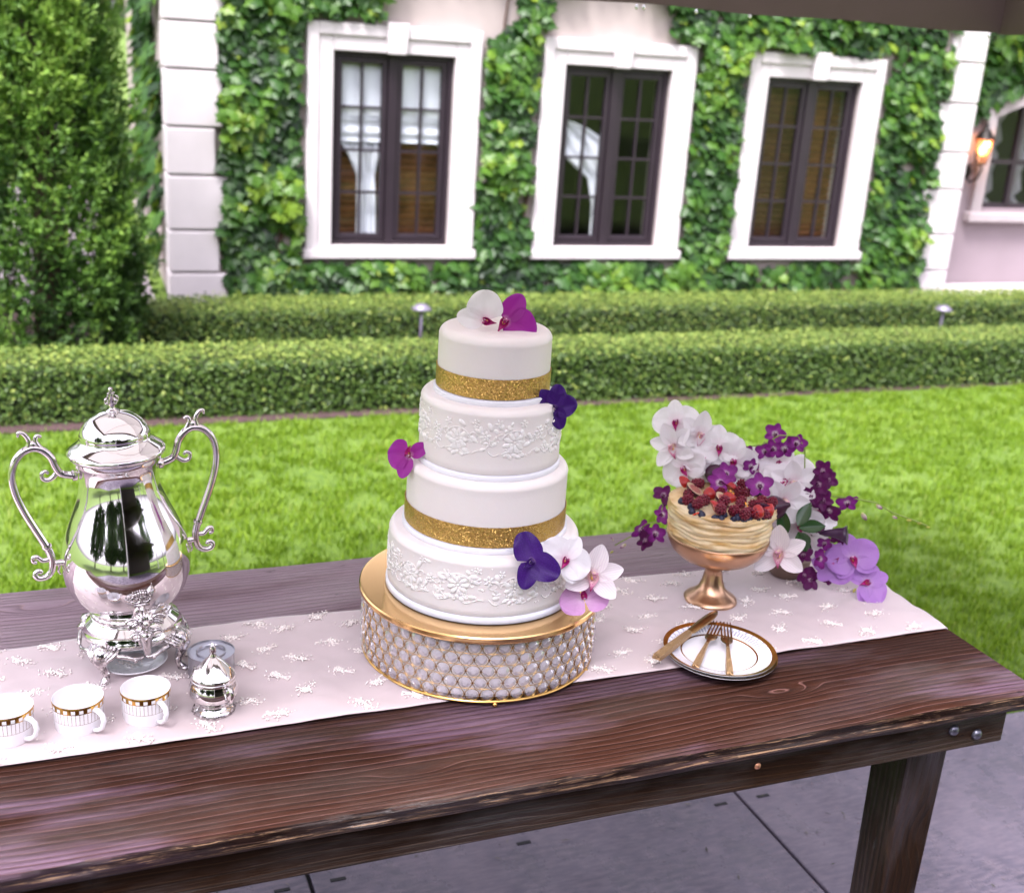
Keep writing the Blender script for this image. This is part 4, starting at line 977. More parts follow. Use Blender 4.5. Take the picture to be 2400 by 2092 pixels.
# ------------------------------------------------------------------ the wedding cake
m = NT('fondant'); v = m.coord()
m.set(Base_Color=m.ramp(m.noise(v, 9, 4), [(.3, (.80, .745, .72)), (.7, (.83, .78, .755))]), Roughness=.42, Subsurface_Weight=.12, Subsurface_Radius=(.01, .006, .004), Subsurface_Scale=.3, Specular_IOR_Level=.35)
m.bump(m.math('ADD', m.noise(v, 70, 4, .6), m.math('MULTIPLY', m.noise(v, 14, 2), 2.2)), .16, .003); fond = m.m
lace_m = plain('royal_icing', (.86, .83, .80), .4, 0, var=.03, Subsurface_Weight=.1, Subsurface_Radius=(.01, .006, .004), Subsurface_Scale=.2)
board_m = plain('cake_board', (.80, .80, .86), .3, 0, var=.03)
m = NT('glitter_ribbon'); v = m.coord()
vc = m.n('ShaderNodeTexVoronoi'); vc.inputs['Scale'].default_value = 750; m.l(v, vc.inputs['Vector'])
sub = m.n('ShaderNodeVectorMath', operation='SUBTRACT'); m.l(vc.outputs['Color'], sub.inputs[0]); sub.inputs[1].default_value = (.5, .5, .5)
scl = m.n('ShaderNodeVectorMath', operation='SCALE'); m.l(sub.outputs[0], scl.inputs[0]); scl.inputs['Scale'].default_value = 1.0
ge = m.n('ShaderNodeNewGeometry'); ad = m.n('ShaderNodeVectorMath', operation='ADD'); m.l(ge.outputs['Normal'], ad.inputs[0]); m.l(scl.outputs[0], ad.inputs[1])
nr = m.n('ShaderNodeVectorMath', operation='NORMALIZE'); m.l(ad.outputs[0], nr.inputs[0]); m.l(nr.outputs[0], m.b.inputs['Normal'])
m.set(Base_Color=m.ramp(vc.outputs['Distance'], [(0, (.80, .55, .19)), (.6, (.50, .30, .075))]), Metallic=.9, Roughness=.3); ribbon_m = m.m

cake = thing('wedding_cake', 'four-tier pale pink wedding cake with gold ribbons and piped lace', 'cake', (CX, CY, TZ+.1255))
def lace(R, z0, h, seed, n):
    """piped flowers, leaves, dots and scrolls wrapped on a cylinder: u = arc length, w = height"""
    r_ = random.Random(seed); mb = MB()
    def P(u, w, o=.0): a = u/R-PI/2; return ((R+o)*math.cos(a), (R+o)*math.sin(a), z0+w)
    def blob(u, w, s, asp=1.0, rot=0, hgt=.45, o=0):
        vs = []; S = 8
        for i, (q, oo) in enumerate(((1, -.0004), (.92, .3*s*hgt), (.55, .68*s*hgt), (0, s*hgt*.76))):
            for k in range(S):
                a = 2*PI*k/S; du = s*q*math.cos(a)*asp; dw = s*q*math.sin(a)
                vs.append(P(u+du*math.cos(rot)-dw*math.sin(rot), w+du*math.sin(rot)+dw*math.cos(rot), oo+o))
        mb.add(vs, [(i*S+k, i*S+(k+1) % S, (i+1)*S+(k+1) % S, (i+1)*S+k) for i in range(3) for k in range(S)])
    def flower(u, w, s, n_=6, rot=0):
        for k in range(n_):
            a = rot+2*PI*k/n_; blob(u+s*.62*math.cos(a), w+s*.62*math.sin(a), s*.27, 1.6, a, .55)
        blob(u, w, s*.22, 1, 0, .9, .0006)
    def line(pts, r=.0009): mb.tube([P(u, w, r*.5) for u, w in pts], [r]*len(pts), 6)
    U = 2*PI*R; step = U/n
    for k in range(n):
        u = k*step; j = lambda s: r_.uniform(-s, s)
        if k % 2 == 0:
            c = (u, h*(.45+j(.08)))
            for q in range(9): a = q*2*PI/9; blob(c[0]+.0125*math.cos(a), c[1]+.0125*math.sin(a), .0042, 1.5, a, .5)
            flower(c[0], c[1], .0125, 7, j(1)); line([(c[0]+.021*math.cos(t), c[1]+.019*math.sin(t)) for t in np.linspace(.3, 2.9, 12)])
            for q in range(5): blob(c[0]+(q-2)*.007, c[1]-.021-.003*(q % 2), .0036, 1.4, j(1), .5)
        else:
            flower(u+j(.004), h*(.62+j(.1)), .009, 6, j(1)); flower(u+j(.008)+.012, h*(.3+j(.1)), .0078, 5, j(1))
            for q in range(3): blob(u-.012+j(.002)+q*.0035, h*.42+j(.002), .0017)
        for s in (-1, 1):
            ph = j(.4); line([(u+step*.5+s*(.002+.017*t), h*.10+.009*math.sin(t*PI+ph)*s*.4+.006*t*t) for t in np.linspace(0, 1, 9)], .001)
            line([(u+step*.35+s*.008+(.008-.006*t)*math.cos(5*t+ph), h*.55+(.008-.006*t)*math.sin(5*t+ph)*s) for t in np.linspace(0, 1, 12)], .0008)
        for q in range(8):
            a = j(1.5); blob(u+step*r_.uniform(.1, .95), h*r_.uniform(.1, .95), r_.uniform(.0026, .0045), r_.uniform(1.3, 2.1), a, .45)
        for q in range(7): blob(u+step*r_.random(), h*r_.uniform(.0, 1.), r_.uniform(.0009, .0016), 1, 0, .7)
        flower(u+step*r_.uniform(.3, .7), h*r_.uniform(.75, .95), .0068, 5, j(1)); flower(u+step*r_.uniform(.2, .8), h*r_.uniform(.05, .6), .0062, 6, j(1))
    return mb
B0 = TZ+.1255
TIERS = ((.1625, .1595, .8965, .0985, 'lace', 0), (.1385, .1330, 1.0045, .1055, 'ribbon', 1), (.1180, .1155, 1.1190, .1062, 'lace', 2), (.0965, .0908, 1.2340, .0970, 'ribbon', 3))
for (rb, rt, zb, ht, deco, i) in TIERS:
    z = zb-B0
    rd = .013 if i < 3 else .015
    prof = [(.0, z+.0005), (rt-.002, z+.0005), (rt, z+.002)]+[(rt*(1-.004*q/6)+.0, z+ht*.12+(ht*.88-rd)*q/6) for q in range(7)]
    prof += [(rt-rd+rd*math.sin(t), z+ht-rd+rd*math.cos(t)) for t in np.linspace(PI/2-.15, 0, 7)]+[(rt*.5, z+ht+.0008), (.0, z+ht+.0008)]
    wob = lambda a, k, i=i: .0035*mnoise.noise(Vector((math.cos(a)*2, math.sin(a)*2, k*.3+i*9)))
    tier = MB().lathe(prof, 96, ripple=wob).build('tier', fond, cake)
    tier['label'] = ('wide bottom tier with piped white lace', 'smooth tier with gold glitter ribbon above the lowest', 'tier with piped white lace below the top', 'small smooth top tier with gold glitter ribbon')[i]
    zz = z-.0112 if i == 0 else z-.0094
    th = .0112 if i == 0 else .0094
    mb = MB().lathe([(.0, zz), (rb-.0015, zz), (rb, zz+.0015), (rb-.0003, zz+th*.5), (rb, zz+th-.002), (rb-.002, zz+th), (.0, zz+th)], 96)
    mb.build('cake_board', board_m, tier)
    if deco == 'ribbon':
        rh = .0355 if i == 1 else .034
        MB().lathe([(rt+.0008, z+.0015), (rt+.0016, z+.0016), (rt+.0016, z+rh), (rt+.0004, z+rh)], 120, ripple=lambda a, k, i=i: .0035*mnoise.noise(Vector((math.cos(a)*2, math.sin(a)*2, 1+i*9)))+.003).build('ribbon', ribbon_m, tier, angle=40)
    else:
        lace(rt*1.0015, z+(.019 if i == 0 else .029), (.066 if i == 0 else .062), 5+i, 22 if i == 0 else 16).build('piped_lace', lace_m, tier)
# ------------------------------------------------------------------ flowers
PM = {}
def petal_mesh(key, L, W, a, b, cup, bend, ruf, mat, nu=12, nv=8, notch=0):
    if key in PM: return PM[key]
    vs = []
    for i in range(nu+1):
        u = 1-(1-i/nu)**1.7; w = W/2*max(1e-4, math.sin(PI*min(.9995, max(.012, u**a))))**b
        for j in range(nv+1):
            v = -1+2*j/nv; x = L*u*(1-notch*(1-abs(v))*u**6*.5)
            z = cup*W*v*v*(w*2/W)+bend*L*u*u+ruf*W*math.sin(u*9+v*3)*v*v*u-.06*W*math.exp(-v*v*18)*math.sin(PI*u)
            vs.append((x, v*w, z))
    fs = [(i*(nv+1)+j, (i+1)*(nv+1)+j, (i+1)*(nv+1)+j+1, i*(nv+1)+j+1) for i in range(nu) for j in range(nv)]
    PM[key] = MB().add(vs, fs).mesh('petal', mat); return PM[key]
def face_matrix(pos, f, roll=0, up=(0, 0, 1)):
    f = Vector(f).normalized(); x = Vector(up).cross(f); x = x.normalized() if x.length > 1e-3 else Vector((1, 0, 0)); y = f.cross(x)
    M = Matrix(((x.x, y.x, f.x, pos[0]), (x.y, y.y, f.y, pos[1]), (x.z, y.z, f.z, pos[2]), (0, 0, 0, 1)))
    return M @ Matrix.Rotation(math.radians(roll), 4, 'Z')
W_ = (.86, .84, .86)
mats = dict(
 white=petal_mat('white_petal', [(0, (.74, .42, .56)), (.2, (.82, .74, .78)), (.5, W_), (1, (.84, .81, .84))], .045),
 cream=petal_mat('cream_petal', [(0, (.72, .42, .5)), (.25, (.83, .77, .77)), (1, (.85, .81, .82))], .05, vein=90),
 magenta=petal_mat('magenta_petal', [(0, (.7, .4, .55)), (.2, (.36, .02, .3)), (1, (.33, .018, .33))], .045, vein=120),
 violet=petal_mat('violet_petal', [(0, (.4, .25, .45)), (.12, (.05, .004, .16)), (1, (.032, .002, .125))], .04, spots=(420, (.06, .008, .2), .1, .5), vein=80),
 pink=petal_mat('pink_petal', [(0, (.8, .6, .75)), (.3, (.66, .38, .62)), (1, (.6, .3, .58))], .045, vein=120),
 lavender=petal_mat('lavender_petal', [(0, (.6, .42, .62)), (.3, (.46, .25, .6)), (1, (.42, .2, .58))], .045, vein=110),
 plum=petal_mat('plum_petal', [(0, (.7, .5, .65)), (.25, (.13, .004, .1)), (1, (.085, .002, .07))], .018),
 orchid=petal_mat('orchid_petal', [(0, (.84, .8, .78)), (.32, (.3, .03, .3)), (1, (.16, .004, .16))], .018))
lip_mag = plain('lip_magenta', (.42, .01, .18), .4, 0, var=.2, scale=200)
lip_spot = petal_mat('lip_spotted', [(0, (.8, .55, .2)), (.3, (.8, .62, .55)), (.75, (.72, .35, .5)), (1, (.4, .02, .15))], .024, spots=(330, (.4, .02, .14), .18, .32))
lip_yel = plain('lip_yellow', (.8, .5, .12), .4)
lip_dark = plain('lip_dark', (.05, .006, .08), .4)
stem_m = plain('flower_stem', (.22, .3, .06), .5)
STY = {  # angle, length, width, shape a, b, cup, bend, ruffle, tilt
 'phal': [(90, .044, .034, .85, .5, .05, -.06, .03, 8), (8, .046, .058, .72, .42, .06, -.1, .06, 6), (172, .046, .058, .72, .42, .06, -.1, .06, 6), (222, .042, .03, .9, .55, .05, -.06, .03, 4), (318, .042, .03, .9, .55, .05, -.06, .03, 4)],
 'vanda': [(92, .036, .035, .62, .40, .05, -.05, .06, 6), (20, .039, .039, .6, .38, .04, -.08, .07, 4), (160, .039, .039, .6, .38, .04, -.08, .07, 4), (236, .037, .029, .66, .42, .05, -.08, .05, 4), (304, .037, .029, .66, .42, .05, -.08, .05, 4)],
 'cymb': [(90, .050, .034, .9, .62, .16, .10, .03, 18), (28, .048, .030, .9, .62, .14, -.05, .03, 14), (152, .048, .030, .9, .62, .14, -.05, .03, 14), (215, .048, .032, .9, .62, .14, .02, .03, 12), (325, .048, .032, .9, .62, .14, .02, .03, 12)],
 'dend': [(90, .018, .014, .8, .5, .08, .0, .05, 14), (15, .019, .018, .68, .42, .05, -.12, .08, 10), (165, .019, .018, .68, .42, .05, -.12, .08, 10), (225, .018, .013, .8, .5, .06, -.05, .05, 8), (315, .018, .013, .8, .5, .06, -.05, .05, 8)]}
def lip_mesh(style):
    k = 'lip_'+style
    if k in PM: return PM[k]
    mb = MB(); s = {'phal': 1, 'vanda': .8, 'cymb': 1.35, 'dend': .5}[style]
    def lobe(L, W, ang, tilt, bend, mi):
        M = Matrix.Rotation(math.radians(ang), 4, 'Z') @ Matrix.Rotation(-math.radians(tilt), 4, 'Y'); vs = []; nu, nv = 6, 4
        for i in range(nu+1):
            u = i/nu; w = W/2*math.sin(PI*max(.06, min(.97, u**.75)))**.7
            for j in range(nv+1):
                v = -1+2*j/nv; vs.append((L*u, v*w, .5*W*v*v+bend*L*u*u))
        mb.add(vs, [(i*(nv+1)+j, (i+1)*(nv+1)+j, (i+1)*(nv+1)+j+1, i*(nv+1)+j+1) for i in range(nu) for j in range(nv)], mi, M)
    lobe(.018*s, .013*s, 270, 42, -.5, 0); lobe(.012*s, .011*s, 20, 62, .35, 0); lobe(.012*s, .011*s, 160, 62, .35, 0)
    mb.tube([(0, 0, 0), (0, .0015*s, .006*s), (0, 0, .010*s)], [.0026*s, .003*s, .0022*s], 8, 1)
    mb.ball((0, -.003*s, .006*s), .0026*s, 2, None, 8, 5)
    a, b, c = {'phal': (lip_mag, mats['white'], lip_yel), 'vanda': (mats['violet'], lip_dark, plain('lip_pale', (.75, .6, .6), .4)), 'cymb': (lip_spot, plain('column_cream', (.8, .6, .45), .4), lip_yel), 'dend': (mats['plum'], mats['white'], mats['white'])}[style]
    PM[k] = mb.mesh('lip', [a, b, c]); return PM[k]
def orchid(style, colr, pos, f, roll=0, scale=1.0, parent=None, only=None, name='orchid_flower', label=None, group=None, jit=0):
    if parent is not None:
        pos = Vector(pos)-Vector(parent.location)
    M = face_matrix(pos, f, roll) @ Matrix.Scale(scale, 4)
    o = link(name, None, parent, M=M)
    if label: tag(o, label, 'orchid', group)
    for i, (ang, L, W, a, b, cup, bend, ruf, tilt) in enumerate(STY[style]):
        if only is not None and i not in only: continue
        me = petal_mesh((style, colr, min(i, 5-i) if style == 'x' else i), L, W, a, b, cup, bend, ruf, mats[colr])
        link('petal', me, o, M=Matrix.Rotation(math.radians(ang+random.uniform(-jit, jit)), 4, 'Z') @ Matrix.Translation((.0015, 0, 0)) @ Matrix.Rotation(-math.radians(tilt+random.uniform(-jit, jit)*.6), 4, 'Y'))
    link('lip', lip_mesh(style), o)
    return o
CAM = Vector((0, 0, 1.76))
def tocam(p, dx=0, dz=0): d = (CAM-Vector(p)).normalized(); s = Vector((-d.y, d.x, 0)).normalized(); return d-s*dx+Vector((0, 0, dz))
g = 'orchid blooms set on the wedding cake'
p = (.604, 1.725, 1.346); orchid('phal', 'white', p, tocam(p, .15, -.1), 84, 1.0, only=(0, 1), label='white orchid bloom standing on top of the wedding cake', group=g, jit=3)
p = (.634, 1.720, 1.345); orchid('phal', 'magenta', p, tocam(p, -.1, .15), -32, 1.12, only=(0, 1), label='magenta orchid bloom leaning on the cake top beside the white one', group=g)
p = (.706, 1.664, 1.219); orchid('vanda', 'violet', p, tocam(p, -.35, -.05), -12, .98, label='deep violet orchid at the right edge below the top tier', group=g, jit=4)
p = (.496, 1.748, 1.121); orchid('phal', 'magenta', p, tocam(p, .55, .1), 176, .86, only=(0, 1, 3), label='magenta orchid hanging at the left side of the cake', group=g, jit=4)
p = (.649, 1.570, 1.000); orchid('vanda', 'violet', p, tocam(p, 0, -.05), -45, 1.18, only=(1, 2, 4), label='deep violet orchid on the lace of the bottom tier', group=g, jit=3)
p = (.711, 1.582, .992); orchid('phal', 'white', p, tocam(p, -.25, .0), -30, .92, label='white orchid with magenta lip beside the violet one on the bottom tier', group=g, jit=3)
p = (.764, 1.590, .955); orchid('cymb', 'cream', p, tocam(p, -.25, .1), -14, 1.05, label='large white orchid leaning off the right of the gold stand', group=g, jit=5)
p = (.752, 1.588, .917); orchid('phal', 'pink', p, tocam(p, -.1, .35), -165, .86, only=(1, 2, 3), label='pink orchid lying on the gold plate under the large white one', group=g)
# a loose violet petal behind
# ------------------------------------------------------------------ compote, crepe cake, fruit
KX, KY = 1.1267, 1.8137
bronze = plain('rose_bronze', (.52, .32, .2), .28, 1.0, var=.1, scale=14, bump=.05, bscale=30)
cmp_ = thing('compote', 'rose-bronze pedestal bowl holding the crepe cake', 'pedestal bowl', (KX, KY, TZ+.005))
MB().lathe([(.0, .0), (.050, .0), (.0518, .003), (.0505, .0075), (.044, .0125), (.034, .019), (.0255, .029), (.0205, .043), (.0175, .058), (.0165, .069), (.0203, .0715), (.0210, .0745), (.0210, .0785), (.0195, .081), (.0235, .0832), (.0245, .0834)], 56).build('pedestal', bronze, cmp_)
MB().lathe([(.0, .0835), (.027, .0835), (.05, .0872), (.07, .0955), (.0855, .1095), (.0935, .1245), (.0968, .138), (.0962, .1405), (.0945, .140), (.09, .125), (.075, .106), (.0, .095)], 72).build('bowl', bronze, cmp_)
m = NT('crepe_side'); f = m.noise(m.coord(scale=(1, 1, 5)), 13, 4, .55); f2 = m.noise(m.coord(scale=(1, 1, 2.2), loc=(4, 2, 1)), 11, 4, .6)
c = m.ramp(f, [(.33, (.52, .29, .08)), (.45, (.68, .49, .24)), (.6, (.75, .62, .40))])
c = m.mix(m.rng(f2, .52, .64, 0, .75), c, (.42, .21, .045))
m.set(Base_Color=c, Roughness=.35, Subsurface_Weight=.15, Subsurface_Radius=(.01, .006, .003), Subsurface_Scale=.3); m.bump(f, .35, .004); crepe_m = m.m
ck = thing('crepe_cake', 'golden layered crepe cake topped with berries in the bronze bowl', 'cake', (KX, KY, TZ+.118))
vs = []; rows = 40; S = 90
for i in range(rows+1):
    t = i/rows; z = .014+.0785*t
    for k in range(S):
        a = 2*PI*k/S; base = .0905+.0025*min(1, t/.1)+.0085*t
        lay = .0013*(.4+1.2*abs(mnoise.noise(Vector((math.cos(a), math.sin(a), t*6)))))*math.sin(i*1.5+5*mnoise.noise(Vector((math.cos(a)*2.5, math.sin(a)*2.5, t*4))))
        r = base+lay*1.3+.005*mnoise.noise(Vector((math.cos(a)*2, math.sin(a)*2, t*9)))-.012*max(0, t-.9)*10*(.3)
        zz = z+.004*mnoise.noise(Vector((math.cos(a)*1.7, math.sin(a)*1.7, 3)))*t+.0018*mnoise.noise(Vector((math.cos(a)*5, math.sin(a)*5, t*7)))
        vs.append((r*math.cos(a), r*math.sin(a), zz))
fs = [(i*S+k, i*S+(k+1) % S, (i+1)*S+(k+1) % S, (i+1)*S+k) for i in range(rows) for k in range(S)]+[tuple(rows*S+k for k in range(S)), tuple(range(S-1, -1, -1))]
MB().add(vs, fs).build('crepe_layers', crepe_m, ck)
rasp_m = plain('raspberry', (.15, .004, .022), .35, 0, var=.3, scale=150, Subsurface_Weight=.1)
rd_m = plain('strawberry_skin', (.36, .014, .014), .3, 0, var=.2, scale=120)
rc_m = plain('strawberry_flesh', (.6, .16, .13), .4, 0, var=.3, scale=90)
bl_m = plain('blueberry', (.015, .018, .05), .45, 0, var=.4, scale=100)
fs_m = plain('fig_skin', (.045, .008, .03), .35, 0, var=.4, scale=50)
ff_m = petal_mat('fig_flesh', [(0, (.5, .16, .12)), (.6, (.42, .1, .1)), (.85, (.7, .5, .35)), (1, (.6, .5, .3))], .017, spots=(500, (.7, .5, .25), .1, .35))
or_m = plain('orange_petal', (.85, .33, .02), .5); gf_m = plain('gold_leaf', (.9, .6, .2), .3, 1); red_m = plain('red_petal', (.75, .05, .015), .5)
mb = MB().ball((0, 0, .002), .0072, 0, None, 8, 6, (1, 1, 1.1))
for k in range(38):
    t = (k+.5)/38; ph = k*2.39996; zz = 1-2*t; rr = math.sqrt(max(0, 1-zz*zz)); mb.ball((.0077*rr*math.cos(ph), .0077*rr*math.sin(ph), .0022+.0088*zz), .0022, 0, None, 6, 4)
rasp_me = mb.mesh('raspberry', rasp_m)
mb = MB(); S = 14; vs = []; pr = [(.0, .0), (.008, .0012), (.0115, .006), (.0105, .013), (.006, .020), (.0, .023)]
for r, z in pr:
    for k in range(S): a = PI*k/(S-1); vs.append((r*math.cos(a), z-.01, r*math.sin(a)))
mb.add(vs, [(i*S+k, (i+1)*S+k, (i+1)*S+k+1, i*S+k+1) for i in range(5) for k in range(S-1)], 0)
mb.add([(r*s, z-.01, 0) for r, z in pr for s in (-1, 1)], [(2*i, 2*i+1, 2*i+3, 2*i+2) for i in range(5)], 1)
straw_me = mb.mesh('strawberry', [rd_m, rc_m])
mb = MB().lathe([(.0, -.0055), (.0035, -.0045), (.0056, -.0012), (.0056, .0016), (.0038, .0046), (.0024, .0055), (.0028, .0064), (.0018, .0056), (.0, .0048)], 14); blue_me = mb.mesh('blueberry', bl_m)
mb = MB(); S = 12; vs = []
for i in range(7):
    t = PI*i/6
    for k in range(S): a = PI*k/(S-1)-PI/2; vs.append((.017*math.sin(t)*math.sin(a), .019*math.cos(t), -.013*math.sin(t)*math.cos(a)))
mb.add(vs, [(i*S+k, i*S+k+1, (i+1)*S+k+1, (i+1)*S+k) for i in range(6) for k in range(S-1)], 0)
mb.add([(.017*math.sin(t), .019*math.cos(t), .0) for t in np.linspace(0, 2*PI, 20)[:-1]], [tuple(range(19))], 1)
fig_me = mb.mesh('fig', [fs_m, ff_m])
FZ = TZ+.118+.0925
def put(name, me, lab, cat, grp, dx, dy, z, rot, sc=1):
    d = math.hypot(dx, dy)
    if d > .093: dx, dy = dx*.093/d, dy*.093/d; z -= .004+.05*(d-.093)
    o = link(name, me, None, (KX+dx, KY+dy, FZ+z), rot); o.scale = (sc,)*3; tag(o, lab, cat, grp); return o
R6 = random.Random(9); ru = lambda a=PI: (R6.uniform(-.5, .5), R6.uniform(-.5, .5), R6.uniform(-a, a))
RSP = [(-.074, -.003), (-.062, -.022), (-.016, -.037), (.024, -.021), (-.021, -.075), (-.009, -.097), (.043, .018), (.054, .006), (.022, -.12), (.051, -.088), (.072, -.053), (-.03, .055), (.02, .06), (.0, .01), (.06, .04), (-.045, -.005), (.03, -.055), (.0, -.06), (-.055, .03), (.015, .035), (-.045, -.07), (-.03, -.04), (.0, -.085), (.04, -.065), (.065, -.035), (-.075, -.035), (.075, .02), (-.01, .075), (.035, -.09)]
for i, (x, y) in enumerate(RSP): put('raspberry', rasp_me, 'red raspberry heaped on top of the crepe cake', 'raspberry', 'raspberries on the crepe cake', x, y, .008+.004*(i % 3), (R6.uniform(.8, 1.9), R6.uniform(-.6, .6), R6.uniform(-2, 2)), R6.uniform(1.0, 1.22))
for (x, y, a, b, w) in ((-.052, -.055, 1.1, 1.35, 'at the left front of the berry topping'), (-.026, .007, .9, -.2, 'just left of the middle of the berry topping'), (-.046, .073, .8, .6, 'at the far left back of the berry topping'), (.019, -.091, 1.0, -.5, 'at the right front of the berry topping'), (.05, -.08, .9, -1.1, 'at the rightmost rim of the berry topping'), (.0, -.02, .5, .4, 'beside the fig in the middle of the topping'), (.03, .03, .7, 2.0, 'behind the middle, below the purple orchids')):
    put('strawberry', straw_me, 'halved red strawberry '+w, 'strawberry', 'strawberries on the crepe cake', x, y, .013, (a, .1, b), 1.12)
for (x, y) in ((-.085, .003), (-.081, -.025), (-.065, -.092), (-.038, -.074), (-.015, -.122), (-.01, -.137), (.006, -.126), (-.001, -.152), (.011, -.148), (.03, -.126), (-.058, .036), (-.075, -.056), (.075, -.03), (.085, -.06), (.07, -.09), (-.02, .08), (.05, .075), (.085, .01), (-.05, -.085), (-.03, -.095), (.02, -.1), (.05, -.1), (-.09, -.04), (-.02, -.09), (.04, -.11), (.06, -.105), (-.06, -.075)):
    put('blueberry', blue_me, 'small dark blueberry at the rim of the crepe cake topping', 'blueberry', 'blueberries on the crepe cake', x, y, .004, ru(), R6.uniform(.95, 1.3))
for (x, y, a, lab) in ((-.042, .033, .5, 'halved fig with tan seeds near the left back of the topping'), (-.012, -.024, .3, 'halved fig at the middle of the berry topping'), (.049, -.067, 2.0, 'halved fig at the right front of the berry topping')):
    put('fig', fig_me, lab, 'fig', 'figs with the crepe cake', x, y, .015, (.45, .2, a), 1.0)
def bigfig(pos, lab, sc, rot):
    mb = MB().lathe([(.0, -.02), (.012, -.0185), (.02, -.01), (.0225, .0), (.020, .009), (.013, .018), (.006, .024), (.0035, .03), (.0, .031)], 20, ripple=lambda a, i: .03*math.sin(7*a))
    o = mb.build('fig', fs_m, None, loc=pos, rot=rot); o.scale = (sc,)*3; tag(o, lab, 'fig', 'figs with the crepe cake')
bigfig((KX+.028, KY+.088, FZ+.021), 'whole dark fig at the back of the berry topping', .86, (.5, .3, 0))
bigfig((1.232, 1.80, .955), 'large dark plum fig wedged between the crepe cake and the white orchids', 1.05, (.9, .9, .3))
g = 'orchid blooms on the berry topping'
for (x, y, lab, rl, sc) in ((.036, .06, 'purple orchid bloom at the back of the berries', 20, 1.25), (.0, .018, 'purple orchid bloom lying across the middle of the berries', 75, 1.3), (.07, -.01, 'purple orchid bloom at the right of the berries', 10, 1.35)):
    p = (KX+x, KY+y, FZ+.030); orchid('dend', 'orchid', p, tocam(p, 0, .3), rl, sc, label=lab, group=g, jit=8)
def tiny(name, mat, pos, lab, cat, n, s):
    mb = MB()
    for k in range(n):
        a = 2*PI*k/n+R6.random()*.4; mb.ball((s*.6*math.cos(a), s*.6*math.sin(a), .001*math.sin(k*2)), s*.5, 0, None, 6, 4, (1, .7, .3))
    o = mb.build(name, mat, None, loc=pos, rot=(R6.uniform(.3, .9), R6.uniform(-.5, .5), R6.uniform(0, 3))); tag(o, lab, cat, 'loose petals on the crepe cake')
tiny('edible_petal', or_m, (KX+.011, KY-.010, FZ+.021), 'orange petal scrap at the middle of the berries', 'petal', 4, .0075)
tiny('edible_petal', or_m, (KX+.006, KY-.072, FZ+.021), 'orange petal scrap at the front of the berries', 'petal', 3, .006)
tiny('edible_petal', gf_m, (KX+.02, KY-.09, FZ+.02), 'gold leaf flake at the right front of the berries', 'petal', 3, .005)
tiny('edible_petal', red_m, (KX-.081, KY-.05, FZ+.0005), 'small red star flower at the left rim of the crepe cake', 'petal', 5, .009)
tiny('edible_petal', plain('white_chip', (.8, .75, .65), .5), (KX+.03, KY-.046, FZ+.022), 'pale almond chip among the right berries', 'petal', 2, .006)

# ------------------------------------------------------------------ the flower arrangement
arr = thing('flower_arrangement', 'loose arrangement of white, purple and lavender orchids behind the crepe cake', 'flower arrangement', (1.30, 1.86, TZ+.005))
MB().lathe([(.0, .0), (.03, .0), (.034, .004), (.044, .025), (.048, .042), (.046, .044), (.04, .03), (.0, .01)], 40).build('bowl', plain('brown_pot', (.2, .13, .1), .5, bump=.2), arr, loc=(.045, .03, 0))
AO = Vector(arr.location)
A = lambda p: tuple(Vector(p)-AO)
BL = [((1.103, 1.982, 1.073), .25, .25, 15), ((1.14, 1.947, 1.055), -.2, .15, -12), ((1.094, 1.963, 1.029), .45, 0, 30), ((1.141, 1.923, 1.016), 0, .05, 5), ((1.105, 1.933, .995), .3, -.2, 40), ((1.189, 1.893, 1.020), -.05, -.1, -10), ((1.166, 1.915, 1.04), -.1, .2, 0), ((1.240, 1.893, 1.006), .1, .7, 30), ((1.282, 1.876, 1.012), -.2, .8, -40), ((1.289, 1.83, .990), -.1, -.1, 12), ((1.262, 1.815, .962), -.35, -.3, -25), ((1.325, 1.83, .958), -.5, -.1, 50), ((1.21, 1.90, .985), .1, .2, 80), ((1.300, 1.84, .925), -.3, -.3, -60), ((1.272, 1.84, .985), .1, .2, 140), ((1.315, 1.825, .905), .1, -.4, 20), ((1.345, 1.815, .93), -.4, .2, 100), ((1.30, 1.86, 1.0), .2, .3, 200), ((1.335, 1.83, .87), -.2, -.2, -20), ((1.125, 1.965, 1.05), .1, .5, 60), ((1.16, 1.93, 1.0), .2, -.1, 100), ((1.12, 1.95, .985), .5, .1, -50), ((1.225, 1.885, .995), -.2, .3, 170)]
for i, (p, dx, dz, rl) in enumerate(BL):
    orchid('cymb' if i in (1, 2, 9, 10) else 'phal', 'white', p, tocam(p, dx, dz), rl, 1.0 if i not in (7, 8) else .95, arr, jit=6, name='white_orchid')
for i, (p, dx, dz, rl) in enumerate(BL):
    q = Vector(p); MB().tube([A(q-tocam(p, dx, dz)*.004), A(q.lerp(Vector((1.3, 1.88, .9)), .35)+Vector((0, .02, .0))), A((1.3+.01*(i % 3), 1.87, .82))], [.0014, .002, .0022], 6).build('stem', stem_m, arr)
p = (1.225, 1.752, .882); orchid('cymb', 'cream', p, tocam(p, .1, -.05), 8, 1.12, arr, name='cream_orchid', jit=3)
for p, dx, dz, rl, sc in (((1.414, 1.776, .843), -.15, .1, 20, 1.1), ((1.443, 1.757, .797), -.35, .35, -70, .98), ((1.385, 1.795, .826), .1, -.1, 150, .95)):
    orchid('phal', 'lavender', p, tocam(p, dx, dz), rl, sc, arr, name='lavender_orchid', jit=4)
